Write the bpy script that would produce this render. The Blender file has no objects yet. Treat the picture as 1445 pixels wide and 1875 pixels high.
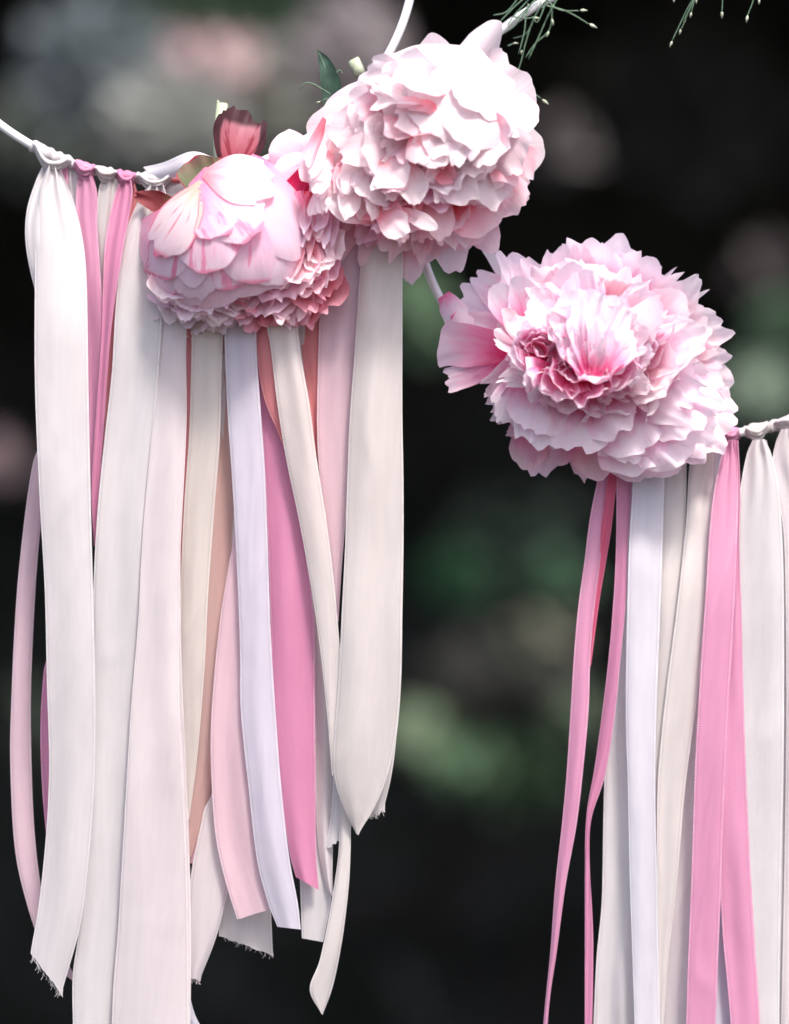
import bpy, math, random
import numpy as np
from mathutils import Vector, Matrix

# ------------------------------------------------------------------ camera, world, sun, exposure
SC = bpy.context.scene
COL = SC.collection
W0, H0, S, D = 1445.0, 1875.0, 0.00025, 1.6      # photo size, metres per photo pixel at the hoops, camera distance
ZC = 1.5                                         # height of the picture centre above the ground

cam_d = bpy.data.cameras.new('camera'); cam = bpy.data.objects.new('camera', cam_d); COL.objects.link(cam)
cam.location = (0, -D, ZC); cam.rotation_euler = (math.pi/2, 0, 0)
cam_d.sensor_fit = 'VERTICAL'; cam_d.sensor_height = 36; cam_d.lens = 36*D/(H0*S)
cam_d.clip_start = 0.05; cam_d.clip_end = 300
cam_d.dof.use_dof = True; cam_d.dof.focus_distance = D-0.016; cam_d.dof.aperture_fstop = 3.3
SC.camera = cam

SUN_EL, SUN_AZ = math.radians(60), math.radians(22)     # azimuth: 0 = from straight behind the camera, + = from its right
wd = bpy.data.worlds.new('World'); SC.world = wd; wd.use_nodes = True
nt = wd.node_tree; bg = nt.nodes['Background']
sky = nt.nodes.new('ShaderNodeTexSky'); sky.sky_type = 'NISHITA'; sky.sun_disc = False
sky.sun_elevation = SUN_EL; sky.sun_rotation = math.pi - SUN_AZ
sky.air_density = 0.8; sky.dust_density = 4.0; sky.ozone_density = 0.3
nt.links.new(sky.outputs[0], bg.inputs[0]); bg.inputs[1].default_value = 0.15
sd = bpy.data.lights.new('sun', 'SUN'); sd.energy = 2.4; sd.angle = math.radians(10); sd.color = (1, 0.955, 0.91)
sun = bpy.data.objects.new('sun', sd); COL.objects.link(sun)
sv = Vector((math.sin(SUN_AZ)*math.cos(SUN_EL), -math.cos(SUN_AZ)*math.cos(SUN_EL), math.sin(SUN_EL)))
sun.rotation_euler = sv.to_track_quat('Z', 'Y').to_euler(); sun.location = sv*20
SC.view_settings.view_transform = 'Standard'; SC.view_settings.look = 'None'
SC.view_settings.exposure = 1.0; SC.view_settings.gamma = 1
SC.render.film_transparent = False
SC.cycles.use_denoising = True
SC.cycles.max_bounces = 10; SC.cycles.diffuse_bounces = 6; SC.cycles.transmission_bounces = 8

# ------------------------------------------------------------------ helpers
def P(x, y, d):
    """point that shows at photo pixel (x, y), d metres in front of the hoops' plane"""
    k = (D-d)/D
    return np.array([(x-W0/2)*S*k, -d, ZC+(H0/2-y)*S*k])

def tag(o, label=None, cat=None, group=None, kind=None):
    if label: o['label'] = label
    if cat: o['category'] = cat
    if group: o['group'] = group
    if kind: o['kind'] = kind
    return o

def empty(name, loc, label, cat, group=None):
    o = bpy.data.objects.new(name, None); COL.objects.link(o); o.location = [float(c) for c in loc]
    o.empty_display_size = 0.01
    return tag(o, label, cat, group)

def mesh(name, V, F, mat, parent=None, uv=None, uv2=None, smooth=True, mats=None, mi=None):
    V = np.asarray(V, dtype=float)
    if parent is not None: V = V - np.array(parent.location)
    me = bpy.data.meshes.new(name); me.from_pydata(V.tolist(), [], F if isinstance(F, list) else F.tolist())
    if uv is not None:
        idx = np.empty(len(me.loops), dtype=np.int32); me.loops.foreach_get('vertex_index', idx)
        me.uv_layers.new(name='UVMap').data.foreach_set('uv', np.asarray(uv, dtype=np.float32)[idx].ravel())
        if uv2 is not None:
            me.uv_layers.new(name='UV2').data.foreach_set('uv', np.asarray(uv2, dtype=np.float32)[idx].ravel())
    if mats:
        for m in mats: me.materials.append(m)
        me.polygons.foreach_set('material_index', mi)
    else: me.materials.append(mat)
    if smooth: me.polygons.foreach_set('use_smooth', [True]*len(me.polygons))
    me.update()
    o = bpy.data.objects.new(name, me); COL.objects.link(o)
    if parent is not None: o.parent = parent
    return o

def grid_faces(nv, nu):
    i = np.arange(nv-1)[:, None]*nu + np.arange(nu-1)[None, :]
    return np.stack([i, i+1, i+nu+1, i+nu], -1).reshape(-1, 4)

def nrm(v): v = np.asarray(v, float); return v/(np.linalg.norm(v)+1e-12)

def noise(x, y, seed):
    """smooth cheap 2-D noise in about -1..1"""
    r = np.random.RandomState(seed & 0x7fffffff); s = 0
    for k in range(5):
        f = 0.6+0.45*k; a = r.uniform(0, 2*math.pi); p = r.uniform(0, 6.28); q = r.uniform(0, 6.28)
        s = s + np.sin(f*(x*math.cos(a)+y*math.sin(a))*2.2+p+0.7*np.sin(y*1.3+q))/(1+0.25*k)
    return s/2.6

def smooth_poly(pts, n):
    """Catmull-Rom through the points, n samples evenly spaced along it"""
    p = np.array(pts, float)
    if len(p) == 2:
        t = np.linspace(0, 1, n)[:, None]; return p[0]*(1-t)+p[1]*t
    q = np.vstack([2*p[0]-p[1], p, 2*p[-1]-p[-2]]); out = []
    for i in range(1, len(q)-2):
        t = np.linspace(0, 1, 16, endpoint=False)[:, None]
        a, b, c, d = q[i-1], q[i], q[i+1], q[i+2]
        out.append(0.5*((2*b)+(c-a)*t+(2*a-5*b+4*c-d)*t**2+(3*b-a-3*c+d)*t**3))
    out = np.vstack(out+[p[-1:]])
    L = np.r_[0, np.cumsum(np.linalg.norm(np.diff(out, axis=0), axis=1))]
    s = np.linspace(0, L[-1], n)
    return np.stack([np.interp(s, L, out[:, k]) for k in range(out.shape[1])], 1)

def tube(path, rad, seg=10, cap=True):
    """tube along 3-D points; rad scalar or per point -> verts, faces"""
    p = np.array(path, float); n = len(p); r = np.ones(n)*rad
    T = np.gradient(p, axis=0); T /= np.linalg.norm(T, axis=1)[:, None]+1e-12
    up = np.array([0, 1.0, 0.02]); V = []
    for i in range(n):
        a = nrm(np.cross(T[i], up)); b = np.cross(a, T[i])
        th = np.linspace(0, 2*math.pi, seg, endpoint=False)[:, None]
        V.append(p[i]+r[i]*(np.cos(th)*a+np.sin(th)*b))
    V = np.vstack(V); F = []
    for i in range(n-1):
        for j in range(seg):
            k = (j+1) % seg; F.append([i*seg+j, i*seg+k, (i+1)*seg+k, (i+1)*seg+j])
    if cap: F.append(list(range(seg))[::-1]); F.append([(n-1)*seg+j for j in range(seg)])
    return V, F

def join(parts):
    V = []; F = []; o = 0
    for v, f in parts:
        V.append(v); F += [[i+o for i in q] for q in (f if isinstance(f, list) else f.tolist())]; o += len(v)
    return np.vstack(V), F

# ------------------------------------------------------------------ materials
def new_mat(name):
    m = bpy.data.materials.new(name); m.use_nodes = True
    n = m.node_tree; n.nodes.clear(); out = n.nodes.new('ShaderNodeOutputMaterial')
    return m, n, out
def N(n, t, **kw):
    x = n.nodes.new(t)
    for k, v in kw.items():
        if k.startswith('i_'): x.inputs[k[2:]].default_value = v
        elif isinstance(k, str): setattr(x, k, v)
    return x
def ramp(n, fac, stops, interp='EASE'):
    r = n.nodes.new('ShaderNodeValToRGB'); r.color_ramp.interpolation = interp
    e = r.color_ramp.elements
    while len(e) < len(stops): e.new(0.5)
    for k, (p, c) in enumerate(stops): e[k].position = p; e[k].color = (*c, 1)
    n.links.new(fac, r.inputs[0]); return r
def math_n(n, op, a, b=None):
    m = n.nodes.new('ShaderNodeMath'); m.operation = op
    for k, v in enumerate([a, b]):
        if v is None: continue
        if isinstance(v, (int, float)): m.inputs[k].default_value = v
        else: n.links.new(v, m.inputs[k])
    return m.outputs[0]

def simple(name, col, rough=0.6, noise_amt=0.25, scale=40, trans=0.0, col2=None, bump=0.0):
    m, n, out = new_mat(name)
    tc = N(n, 'ShaderNodeTexCoord'); nz = N(n, 'ShaderNodeTexNoise'); nz.inputs['Scale'].default_value = scale; nz.inputs['Detail'].default_value = 4
    n.links.new(tc.outputs['Object'], nz.inputs['Vector'])
    c2 = col2 or tuple(c*(1-noise_amt) for c in col)
    r = ramp(n, nz.outputs[0], [(0.35, c2), (0.65, col)])
    b = N(n, 'ShaderNodeBsdfPrincipled'); b.inputs['Roughness'].default_value = rough
    n.links.new(r.outputs[0], b.inputs['Base Color'])
    if bump:
        bp = N(n, 'ShaderNodeBump'); bp.inputs['Strength'].default_value = bump; bp.inputs['Distance'].default_value = 0.001
        n.links.new(nz.outputs[0], bp.inputs['Height']); n.links.new(bp.outputs[0], b.inputs['Normal'])
    if trans:
        t = N(n, 'ShaderNodeBsdfTranslucent'); n.links.new(r.outputs[0], t.inputs[0])
        mx = N(n, 'ShaderNodeMixShader'); mx.inputs[0].default_value = trans
        n.links.new(b.outputs[0], mx.inputs[1]); n.links.new(t.outputs[0], mx.inputs[2]); n.links.new(mx.outputs[0], out.inputs[0])
    else: n.links.new(b.outputs[0], out.inputs[0])
    return m

def satin(name, col, edge, trans=0.28, weave=0.5):
    """woven satin ribbon; UVMap in mm (across, along), UV2 0..1 across"""
    m, n, out = new_mat(name)
    uv = N(n, 'ShaderNodeUVMap', uv_map='UVMap'); uv2 = N(n, 'ShaderNodeUVMap', uv_map='UV2')
    s1 = N(n, 'ShaderNodeSeparateXYZ'); n.links.new(uv.outputs[0], s1.inputs[0])
    s2 = N(n, 'ShaderNodeSeparateXYZ'); n.links.new(uv2.outputs[0], s2.inputs[0])
    x, y, e = s1.outputs[0], s1.outputs[1], s2.outputs[0]
    # twill: diagonal ribs crossed by finer threads
    d1 = math_n(n, 'SINE', math_n(n, 'MULTIPLY', math_n(n, 'ADD', math_n(n, 'MULTIPLY', x, 1.5), y), 5.2))
    d2 = math_n(n, 'SINE', math_n(n, 'MULTIPLY', math_n(n, 'SUBTRACT', math_n(n, 'MULTIPLY', x, 2.2), y), 9.0))
    tw = math_n(n, 'ADD', math_n(n, 'MULTIPLY', d1, 0.7), math_n(n, 'MULTIPLY', d2, 0.3))
    # selvedge mask in mm from the edge is stored in UV2.y
    em = N(n, 'ShaderNodeMapRange'); n.links.new(s2.outputs[1], em.inputs[0])
    em.inputs[1].default_value = 0.65; em.inputs[2].default_value = 0.95; em.inputs[3].default_value = 1; em.inputs[4].default_value = 0
    st = math_n(n, 'SINE', math_n(n, 'MULTIPLY', y, 5.5))
    ew = math_n(n, 'MULTIPLY', em.outputs[0], math_n(n, 'ADD', math_n(n, 'MULTIPLY', st, 0.5), 1.2))
    en = N(n, 'ShaderNodeTexNoise'); en.inputs['Scale'].default_value = 0.12; en.inputs['Detail'].default_value = 4; n.links.new(uv.outputs[0], en.inputs['Vector'])
    er_ = ramp(n, en.outputs[0], [(0.38, (0.25, 0.25, 0.25)), (0.62, (1, 1, 1))]); ew = math_n(n, 'MULTIPLY', ew, er_.outputs[0])
    h = math_n(n, 'ADD', math_n(n, 'MULTIPLY', tw, 0.35), ew)
    nz = N(n, 'ShaderNodeTexNoise'); nz.inputs['Scale'].default_value = 0.35; nz.inputs['Detail'].default_value = 3
    cm = N(n, 'ShaderNodeCombineXYZ'); n.links.new(x, cm.inputs[0]); n.links.new(math_n(n, 'MULTIPLY', y, 0.12), cm.inputs[1]); n.links.new(cm.outputs[0], nz.inputs['Vector'])
    r = ramp(n, nz.outputs[0], [(0.3, tuple(c*0.95 for c in col)), (0.7, col)])
    gr = ramp(n, math_n(n, 'MULTIPLY', s2.outputs[1], 0.25), [(0.22, (1, 1, 1)), (0.27, (0.90, 0.885, 0.89)), (0.36, (0.90, 0.885, 0.89)), (0.42, (1, 1, 1))])  # groove shade beside the selvedge, painted as a darker band
    gm2 = N(n, 'ShaderNodeMixRGB', blend_type='MULTIPLY'); gm2.inputs[0].default_value = 1; n.links.new(r.outputs[0], gm2.inputs[1]); n.links.new(gr.outputs[0], gm2.inputs[2]); r = gm2
    mc = N(n, 'ShaderNodeMixRGB'); n.links.new(math_n(n, 'MULTIPLY', ew, 0.55), mc.inputs[0]); n.links.new(r.outputs[0], mc.inputs[1]); mc.inputs[2].default_value = (*edge, 1)
    tv = N(n, 'ShaderNodeMixRGB', blend_type='MULTIPLY'); tv.inputs[0].default_value = 1.0
    tvr = ramp(n, math_n(n, 'ADD', math_n(n, 'MULTIPLY', tw, 0.5), 0.5), [(0, (1-0.15*weave*2,)*3), (1, (1, 1, 1))], 'LINEAR')
    n.links.new(mc.outputs[0], tv.inputs[1]); n.links.new(tvr.outputs[0], tv.inputs[2])
    bp = N(n, 'ShaderNodeBump'); bp.inputs['Strength'].default_value = weave; bp.inputs['Distance'].default_value = 0.00035
    n.links.new(h, bp.inputs['Height'])
    b = N(n, 'ShaderNodeBsdfPrincipled'); b.inputs['Roughness'].default_value = 0.36; b.inputs['Specular IOR Level'].default_value = 0.6; b.inputs['Anisotropic'].default_value = 0.4
    b.inputs['Sheen Weight'].default_value = 0.15; b.inputs['Sheen Roughness'].default_value = 0.4
    n.links.new(tv.outputs[0], b.inputs['Base Color']); n.links.new(bp.outputs[0], b.inputs['Normal'])
    t = N(n, 'ShaderNodeBsdfTranslucent'); n.links.new(tv.outputs[0], t.inputs[0])
    mx = N(n, 'ShaderNodeMixShader'); mx.inputs[0].default_value = trans
    n.links.new(b.outputs[0], mx.inputs[1]); n.links.new(t.outputs[0], mx.inputs[2]); n.links.new(mx.outputs[0], out.inputs[0])
    return m

def petal_mat(name, base, mid, tip, p=(0.12, 0.42, 0.8), trans=0.42, streak=None, edge=None, ew=0.90):
    """pigment runs from the claw of the petal (v=0) to its rim (v=1), with veins"""
    m, n, out = new_mat(name)
    uv = N(n, 'ShaderNodeUVMap', uv_map='UVMap'); s = N(n, 'ShaderNodeSeparateXYZ'); n.links.new(uv.outputs[0], s.inputs[0])
    u, v = s.outputs[0], s.outputs[1]
    oi = N(n, 'ShaderNodeObjectInfo')
    nz = N(n, 'ShaderNodeTexNoise'); nz.inputs['Scale'].default_value = 3.2; nz.inputs['Detail'].default_value = 4
    cm = N(n, 'ShaderNodeCombineXYZ'); n.links.new(u, cm.inputs[0]); n.links.new(v, cm.inputs[1]); n.links.new(math_n(n, 'MULTIPLY', oi.outputs['Random'], 30), cm.inputs[2])
    n.links.new(cm.outputs[0], nz.inputs['Vector'])
    vv = math_n(n, 'ADD', v, math_n(n, 'ADD', math_n(n, 'MULTIPLY', math_n(n, 'SUBTRACT', nz.outputs[0], 0.5), 0.5), math_n(n, 'MULTIPLY', math_n(n, 'SUBTRACT', oi.outputs['Random'], 0.5), 0.22)))
    r = ramp(n, vv, [(p[0], base), (p[1], mid), (p[2], tip)], 'LINEAR')
    # fanning veins
    fan = math_n(n, 'DIVIDE', u, math_n(n, 'ADD', v, 0.35))
    vn = N(n, 'ShaderNodeTexNoise'); vn.inputs['Scale'].default_value = 1.0; vn.inputs['Detail'].default_value = 3
    c2 = N(n, 'ShaderNodeCombineXYZ'); n.links.new(math_n(n, 'MULTIPLY', fan, 30), c2.inputs[0]); n.links.new(math_n(n, 'MULTIPLY', v, 1.6), c2.inputs[1]); n.links.new(math_n(n, 'MULTIPLY', oi.outputs['Random'], 50), c2.inputs[2])
    n.links.new(c2.outputs[0], vn.inputs['Vector'])
    vm = N(n, 'ShaderNodeMixRGB', blend_type='MULTIPLY'); vm.inputs[0].default_value = 0.35
    vr = ramp(n, vn.outputs[0], [(0.38, (1, 0.84, 0.92)), (0.56, (1, 1, 1))])
    n.links.new(r.outputs[0], vm.inputs[1]); n.links.new(vr.outputs[0], vm.inputs[2])
    colo = vm.outputs[0]
    if streak:
        sn = N(n, 'ShaderNodeTexNoise'); sn.inputs['Scale'].default_value = 1.0; sn.inputs['Detail'].default_value = 3
        c3 = N(n, 'ShaderNodeCombineXYZ'); n.links.new(math_n(n, 'MULTIPLY', fan, 4.5), c3.inputs[0]); n.links.new(math_n(n, 'MULTIPLY', v, 1.8), c3.inputs[1]); n.links.new(math_n(n, 'MULTIPLY', oi.outputs['Random'], 9), c3.inputs[2])
        n.links.new(c3.outputs[0], sn.inputs['Vector'])
        sr = ramp(n, sn.outputs[0], [(0.56, (0, 0, 0)), (0.68, (.8, .8, .8))])
        sm = N(n, 'ShaderNodeMixRGB'); n.links.new(sr.outputs[0], sm.inputs[0]); n.links.new(colo, sm.inputs[1]); sm.inputs[2].default_value = (*streak, 1); colo = sm.outputs[0]
    if edge:
        er = ramp(n, math_n(n, 'MAXIMUM', v, math_n(n, 'ABSOLUTE', u)), [(ew, (0, 0, 0)), (min(.985, ew+.12), (.9, .9, .9))])
        sm = N(n, 'ShaderNodeMixRGB'); n.links.new(er.outputs[0], sm.inputs[0]); n.links.new(colo, sm.inputs[1]); sm.inputs[2].default_value = (*edge, 1); colo = sm.outputs[0]
    bp = N(n, 'ShaderNodeBump'); bp.inputs['Strength'].default_value = 0.3; bp.inputs['Distance'].default_value = 0.0006
    n.links.new(math_n(n, 'ADD', vn.outputs[0], math_n(n, 'MULTIPLY', nz.outputs[0], 1.5)), bp.inputs['Height'])
    b = N(n, 'ShaderNodeBsdfPrincipled'); b.inputs['Roughness'].default_value = 0.55; b.inputs['Specular IOR Level'].default_value = 0.25
    b.inputs['Sheen Weight'].default_value = 0.12
    n.links.new(colo, b.inputs['Base Color']); n.links.new(bp.outputs[0], b.inputs['Normal'])
    t = N(n, 'ShaderNodeBsdfTranslucent'); n.links.new(colo, t.inputs[0])
    mx = N(n, 'ShaderNodeMixShader'); mx.inputs[0].default_value = trans
    n.links.new(b.outputs[0], mx.inputs[1]); n.links.new(t.outputs[0], mx.inputs[2]); n.links.new(mx.outputs[0], out.inputs[0])
    return m

M = {}
M['metal'] = simple('white_enamel', (0.80, 0.81, 0.82), 0.3, 0.06, 200)
M['white'] = satin('white_satin', (0.744, 0.702, 0.708), (0.86, 0.84, 0.85))
M['blush'] = satin('blush_satin', (0.76, 0.68, 0.695), (0.86, 0.79, 0.80))
M['ivory'] = satin('ivory_satin', (0.735, 0.674, 0.650), (0.86, 0.82, 0.80))
M['cream'] = satin('cream_satin', (0.80, 0.72, 0.665), (0.86, 0.80, 0.75), 0.36)
M['lilac'] = satin('lilac_satin', (0.72, 0.68, 0.78), (0.84, 0.81, 0.88), 0.34)
M['coolwhite'] = satin('cool_white_satin', (0.744, 0.711, 0.775), (0.86, 0.85, 0.90))
M['orchid'] = satin('orchid_pink_satin', (0.721, 0.270, 0.446), (0.78, 0.42, 0.58))
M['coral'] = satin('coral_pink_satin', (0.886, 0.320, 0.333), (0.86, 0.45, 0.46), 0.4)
M['rose'] = satin('rose_pink_satin', (0.752, 0.325, 0.500), (0.80, 0.46, 0.62))
M['hot'] = satin('shaded_rose_satin', (0.824, 0.130, 0.255), (0.85, 0.30, 0.42), 0.4)  # deep pink carrying the shaded side of a folded pink ribbon
M['pale'] = satin('pale_pink_satin', (0.84, 0.59, 0.66), (0.88, 0.70, 0.76), 0.36)
M['peach'] = satin('peach_satin', (0.74, 0.48, 0.44), (0.82, 0.62, 0.58), 0.4)
M['salmon'] = satin('salmon_satin', (0.746, 0.412, 0.470), (0.80, 0.55, 0.60))
M['pR'] = petal_mat('peony_pink_petal', (0.93, 0.13, 0.38), (0.95, 0.53, 0.73), (0.96, 0.87, 0.93), (0.18, 0.44, 0.74), 0.462)
M['pR2'] = petal_mat('peony_rose_petal', (0.86, 0.07, 0.26), (0.90, 0.34, 0.54), (0.93, 0.72, 0.83), (0.20, 0.52, 0.92), 0.5)
M['pW'] = petal_mat('peony_white_petal', (0.94, 0.34, 0.40), (0.95, 0.70, 0.75), (0.96, 0.87, 0.89), (0.10, 0.42, 0.74), 0.5)  # claw pigment, deepened to coral so shaded crevices look warm
M['pV'] = petal_mat('peony_smooth_white_petal', (0.84, 0.70, 0.74), (0.82, 0.70, 0.74), (0.83, 0.74, 0.77), (0.1, 0.4, 0.8), 0.42)
M['pC'] = petal_mat('peony_crown_petal', (0.94, 0.20, 0.42), (0.95, 0.64, 0.78), (0.96, 0.89, 0.93), (0.12, 0.40, 0.70), 0.46)
M['pP'] = petal_mat('peony_blush_petal', (0.93, 0.16, 0.22), (0.94, 0.48, 0.56), (0.95, 0.77, 0.82), (0.15, 0.52, 0.92), 0.54)  # pigment pushed to coral, partly to warm the shade between petals
M['pB'] = petal_mat('peony_bud_petal', (0.90, 0.30, 0.50), (0.92, 0.66, 0.79), (0.92, 0.79, 0.88), (0.0, 0.45, 0.92), 0.42)
M['pK'] = petal_mat('peony_bud_streaked_petal', (0.88, 0.22, 0.42), (0.91, 0.60, 0.75), (0.92, 0.78, 0.87), (0.0, 0.5, 0.95), 0.42, streak=(0.84, 0.24, 0.42), edge=(0.84, 0.26, 0.42), ew=0.93)  # edge paints the crimson shading between bud petals
M['pG'] = petal_mat('peony_shade_coral_petal', (0.80, 0.14, 0.20), (0.86, 0.28, 0.34), (0.90, 0.46, 0.54), (0.1, 0.5, 1.0), 0.5)  # coral standing in for shade in gaps and under ruffles
M['pD'] = petal_mat('peony_shade_crimson_petal', (0.50, 0.01, 0.08), (0.72, 0.06, 0.20), (0.86, 0.45, 0.58), (0.2, 0.6, 1.0), 0.35)  # crimson standing in for the dark shade between petals
M['pS'] = petal_mat('peony_streaked_petal', (0.52, 0.52, 0.40), (0.82, 0.70, 0.70), (0.87, 0.68, 0.75), (0.08, 0.38, 0.8), 0.3, streak=(0.66, 0.05, 0.14), edge=(0.80, 0.15, 0.30))
M['sep'] = petal_mat('peony_sepal', (0.22, 0.30, 0.13), (0.12, 0.17, 0.08), (0.16, 0.10, 0.07), (0.1, 0.5, 0.9), 0.25, edge=(0.34, 0.01, 0.05))
M['bract'] = petal_mat('peony_bract', (0.34, 0.28, 0.18), (0.40, 0.08, 0.11), (0.42, 0.17, 0.21), (0.05, 0.3, 0.8), 0.2, streak=(0.22, 0.01, 0.03), edge=(0.025, 0.006, 0.010), ew=0.66)
M['redsep'] = petal_mat('peony_red_sepal', (0.14, 0.11, 0.05), (0.16, 0.018, 0.022), (0.24, 0.05, 0.055), (0.05, 0.35, 0.8), 0.2, streak=(0.16, 0.01, 0.02), edge=(0.40, 0.005, 0.03))
M['leaf'] = simple('dark_green_leaf', (0.035, 0.085, 0.055), 0.4, 0.4, 150, 0.15, bump=0.3)
M['stem'] = simple('pale_green_stem', (0.48, 0.54, 0.38), 0.5, 0.25, 400)
M['grass'] = simple('grass_stalk', (0.16, 0.27, 0.17), 0.5, 0.3, 300, 0.2)
M['seed'] = simple('grass_seed', (0.50, 0.55, 0.40), 0.5, 0.3, 500)
M['stamen'] = simple('orange_stamen', (0.75, 0.25, 0.05), 0.5, 0.3, 800, 0.2)
M['recept'] = simple('green_receptacle', (0.30, 0.34, 0.16), 0.6, 0.3, 300)

# ------------------------------------------------------------------ background: ground, hedge in the shade, added leaf layer shading it
def leaves_mesh(cent, size, seed, up=0.3):
    r = np.random.RandomState(seed); n = len(cent)
    a = r.normal(size=(n, 3)); a[:, 2] += -up; a /= np.linalg.norm(a, axis=1)[:, None]
    b = np.cross(a, r.normal(size=(n, 3))); b /= np.linalg.norm(b, axis=1)[:, None]
    sz = (size*r.uniform(0.6, 1.4, n))[:, None]; c = np.cross(a, b)
    V = np.stack([cent-a*sz, cent+b*sz*0.45+c*sz*0.12, cent+a*sz, cent-b*sz*0.45+c*sz*0.12], 1).reshape(-1, 3)
    F = np.arange(n*4).reshape(n, 4)
    return V, F
R = np.random.RandomState(5)
gm = simple('ground_soil', (0.045, 0.042, 0.035), 0.9, 0.5, 3, bump=0.5)
gx, gy = np.meshgrid(np.linspace(-40, 40, 60), np.linspace(-40, 40, 60))
gV = np.stack([gx, gy, 0.03*noise(gx, gy, 3)], -1).reshape(-1, 3)
tag(mesh('ground', gV, grid_faces(60, 60), gm), kind='structure')
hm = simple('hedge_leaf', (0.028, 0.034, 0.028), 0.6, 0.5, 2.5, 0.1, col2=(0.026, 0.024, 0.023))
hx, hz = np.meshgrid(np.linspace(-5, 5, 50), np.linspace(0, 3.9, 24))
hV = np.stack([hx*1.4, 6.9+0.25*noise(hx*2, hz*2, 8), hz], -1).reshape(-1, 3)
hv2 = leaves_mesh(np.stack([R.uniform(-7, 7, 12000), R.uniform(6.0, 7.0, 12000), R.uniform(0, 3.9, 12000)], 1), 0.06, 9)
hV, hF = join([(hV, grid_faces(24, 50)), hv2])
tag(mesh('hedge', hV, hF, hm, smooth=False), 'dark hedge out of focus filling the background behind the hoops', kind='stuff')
cv = leaves_mesh(np.stack([R.uniform(-7, 7, 34000), R.uniform(3.5, 8.5, 34000), R.uniform(2.5, 3.5, 34000)], 1), 0.16, 10)  # added leaves that block sun and sky light from the hedge
tag(mesh('added_shade_canopy', cv[0], cv[1], hm, smooth=False), 'added leaf layer placed overhead to keep sun and sky light off the hedge', kind='stuff')

def Pb(x, y, yy):       # background point seen at photo pixel (x, y) at world depth yy
    return P(x, y, -yy)
BLOBS = [  # x, y, rx, ry (photo px), depth, colour, leaves, name, label
 (372, 126, 100, 38, 3.1, (0.74, 0.56, 0.57), 380, 'blossom_clump', 'out of focus dusty pink blossom patch in the upper left background'),
 (322, 232, 112, 86, 2.6, (0.46, 0.475, 0.44), 900, 'leaf_clump', 'out of focus pale sage leaf patch above the row of ribbon knots'),
 (175, 130, 130, 125, 3.0, (0.24, 0.285, 0.30), 600, 'leaf_clump', 'out of focus blue grey leaf patch in the far upper left corner'),
 (640, 100, 95, 90, 3.0, (0.44, 0.39, 0.40), 380, 'leaf_clump', 'out of focus mauve grey patch behind the dark pointed leaf'),
 (500, 180, 120, 110, 3.2, (0.34, 0.35, 0.31), 400, 'leaf_clump', 'dim brown grey leaf patch behind the red bract'),
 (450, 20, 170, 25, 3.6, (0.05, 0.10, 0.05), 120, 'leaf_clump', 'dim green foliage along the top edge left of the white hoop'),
 (850, 1400, 60, 32, 3.3, (0.18, 0.30, 0.17), 150, 'leaf_clump', 'brightest out of focus green leaf patch between the two ribbon curtains'),
 (760, 1335, 50, 40, 3.35, (0.26, 0.34, 0.22), 130, 'leaf_clump', 'pale green leaf patch touching the right edge of the left ribbon curtain'),
 (990, 1165, 60, 32, 3.4, (0.24, 0.25, 0.19), 110, 'leaf_clump', 'out of focus olive grey leaf patch left of the narrow pink ribbon'),
 (1025, 1060, 48, 34, 3.5, (0.09, 0.19, 0.11), 110, 'leaf_clump', 'deep green leaf patch above the olive grey one'),
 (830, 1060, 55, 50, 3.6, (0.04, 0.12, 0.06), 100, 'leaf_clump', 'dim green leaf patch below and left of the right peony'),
 (1070, 1320, 50, 45, 3.7, (0.10, 0.14, 0.09), 70, 'leaf_clump', 'dim green leaf patch behind the narrow pink ribbon'),
 (1395, 715, 62, 48, 3.3, (0.30, 0.40, 0.30), 190, 'leaf_clump', 'pale sage green leaf patch right of the right peony above the wrapped hoop'),
 (1430, 600, 50, 60, 3.6, (0.08, 0.15, 0.09), 90, 'leaf_clump', 'dark green leaf patch at the right edge beside the right peony'),
 (770, 570, 40, 70, 3.4, (0.20, 0.32, 0.19), 150, 'leaf_clump', 'green leaf patch seen between the two peonies and the white ribbon'),
 (-8, 840, 26, 34, 3.4, (0.36, 0.26, 0.28), 60, 'blossom_clump', 'small mauve blossom patch at the left edge of the picture'),
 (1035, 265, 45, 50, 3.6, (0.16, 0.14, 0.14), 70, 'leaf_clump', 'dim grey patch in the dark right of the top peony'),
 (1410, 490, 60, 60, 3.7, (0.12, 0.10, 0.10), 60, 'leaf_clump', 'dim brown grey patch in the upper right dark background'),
 (90, 250, 120, 90, 3.4, (0.20, 0.23, 0.20), 320, 'leaf_clump', 'dim grey green patch behind the left end of the hoop'),
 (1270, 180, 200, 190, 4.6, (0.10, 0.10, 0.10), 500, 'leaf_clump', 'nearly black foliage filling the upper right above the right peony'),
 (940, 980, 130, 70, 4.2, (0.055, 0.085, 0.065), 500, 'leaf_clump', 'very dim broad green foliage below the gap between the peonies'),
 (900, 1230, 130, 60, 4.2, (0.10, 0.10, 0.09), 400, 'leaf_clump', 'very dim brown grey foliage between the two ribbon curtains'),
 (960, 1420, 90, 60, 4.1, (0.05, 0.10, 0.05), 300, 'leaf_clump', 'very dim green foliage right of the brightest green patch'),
 (560, 60, 160, 80, 3.8, (0.13, 0.15, 0.13), 500, 'leaf_clump', 'dim grey green foliage along the top behind the leaf and stem stub'),
 (260, 60, 160, 60, 3.7, (0.16, 0.18, 0.17), 500, 'leaf_clump', 'dim grey foliage above the dusty pink blossom patch'),
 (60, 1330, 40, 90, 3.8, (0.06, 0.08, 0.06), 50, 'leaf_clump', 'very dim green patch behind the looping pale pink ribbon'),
]
stm = simple('background_twig', (0.03, 0.025, 0.02), 0.9)
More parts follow.
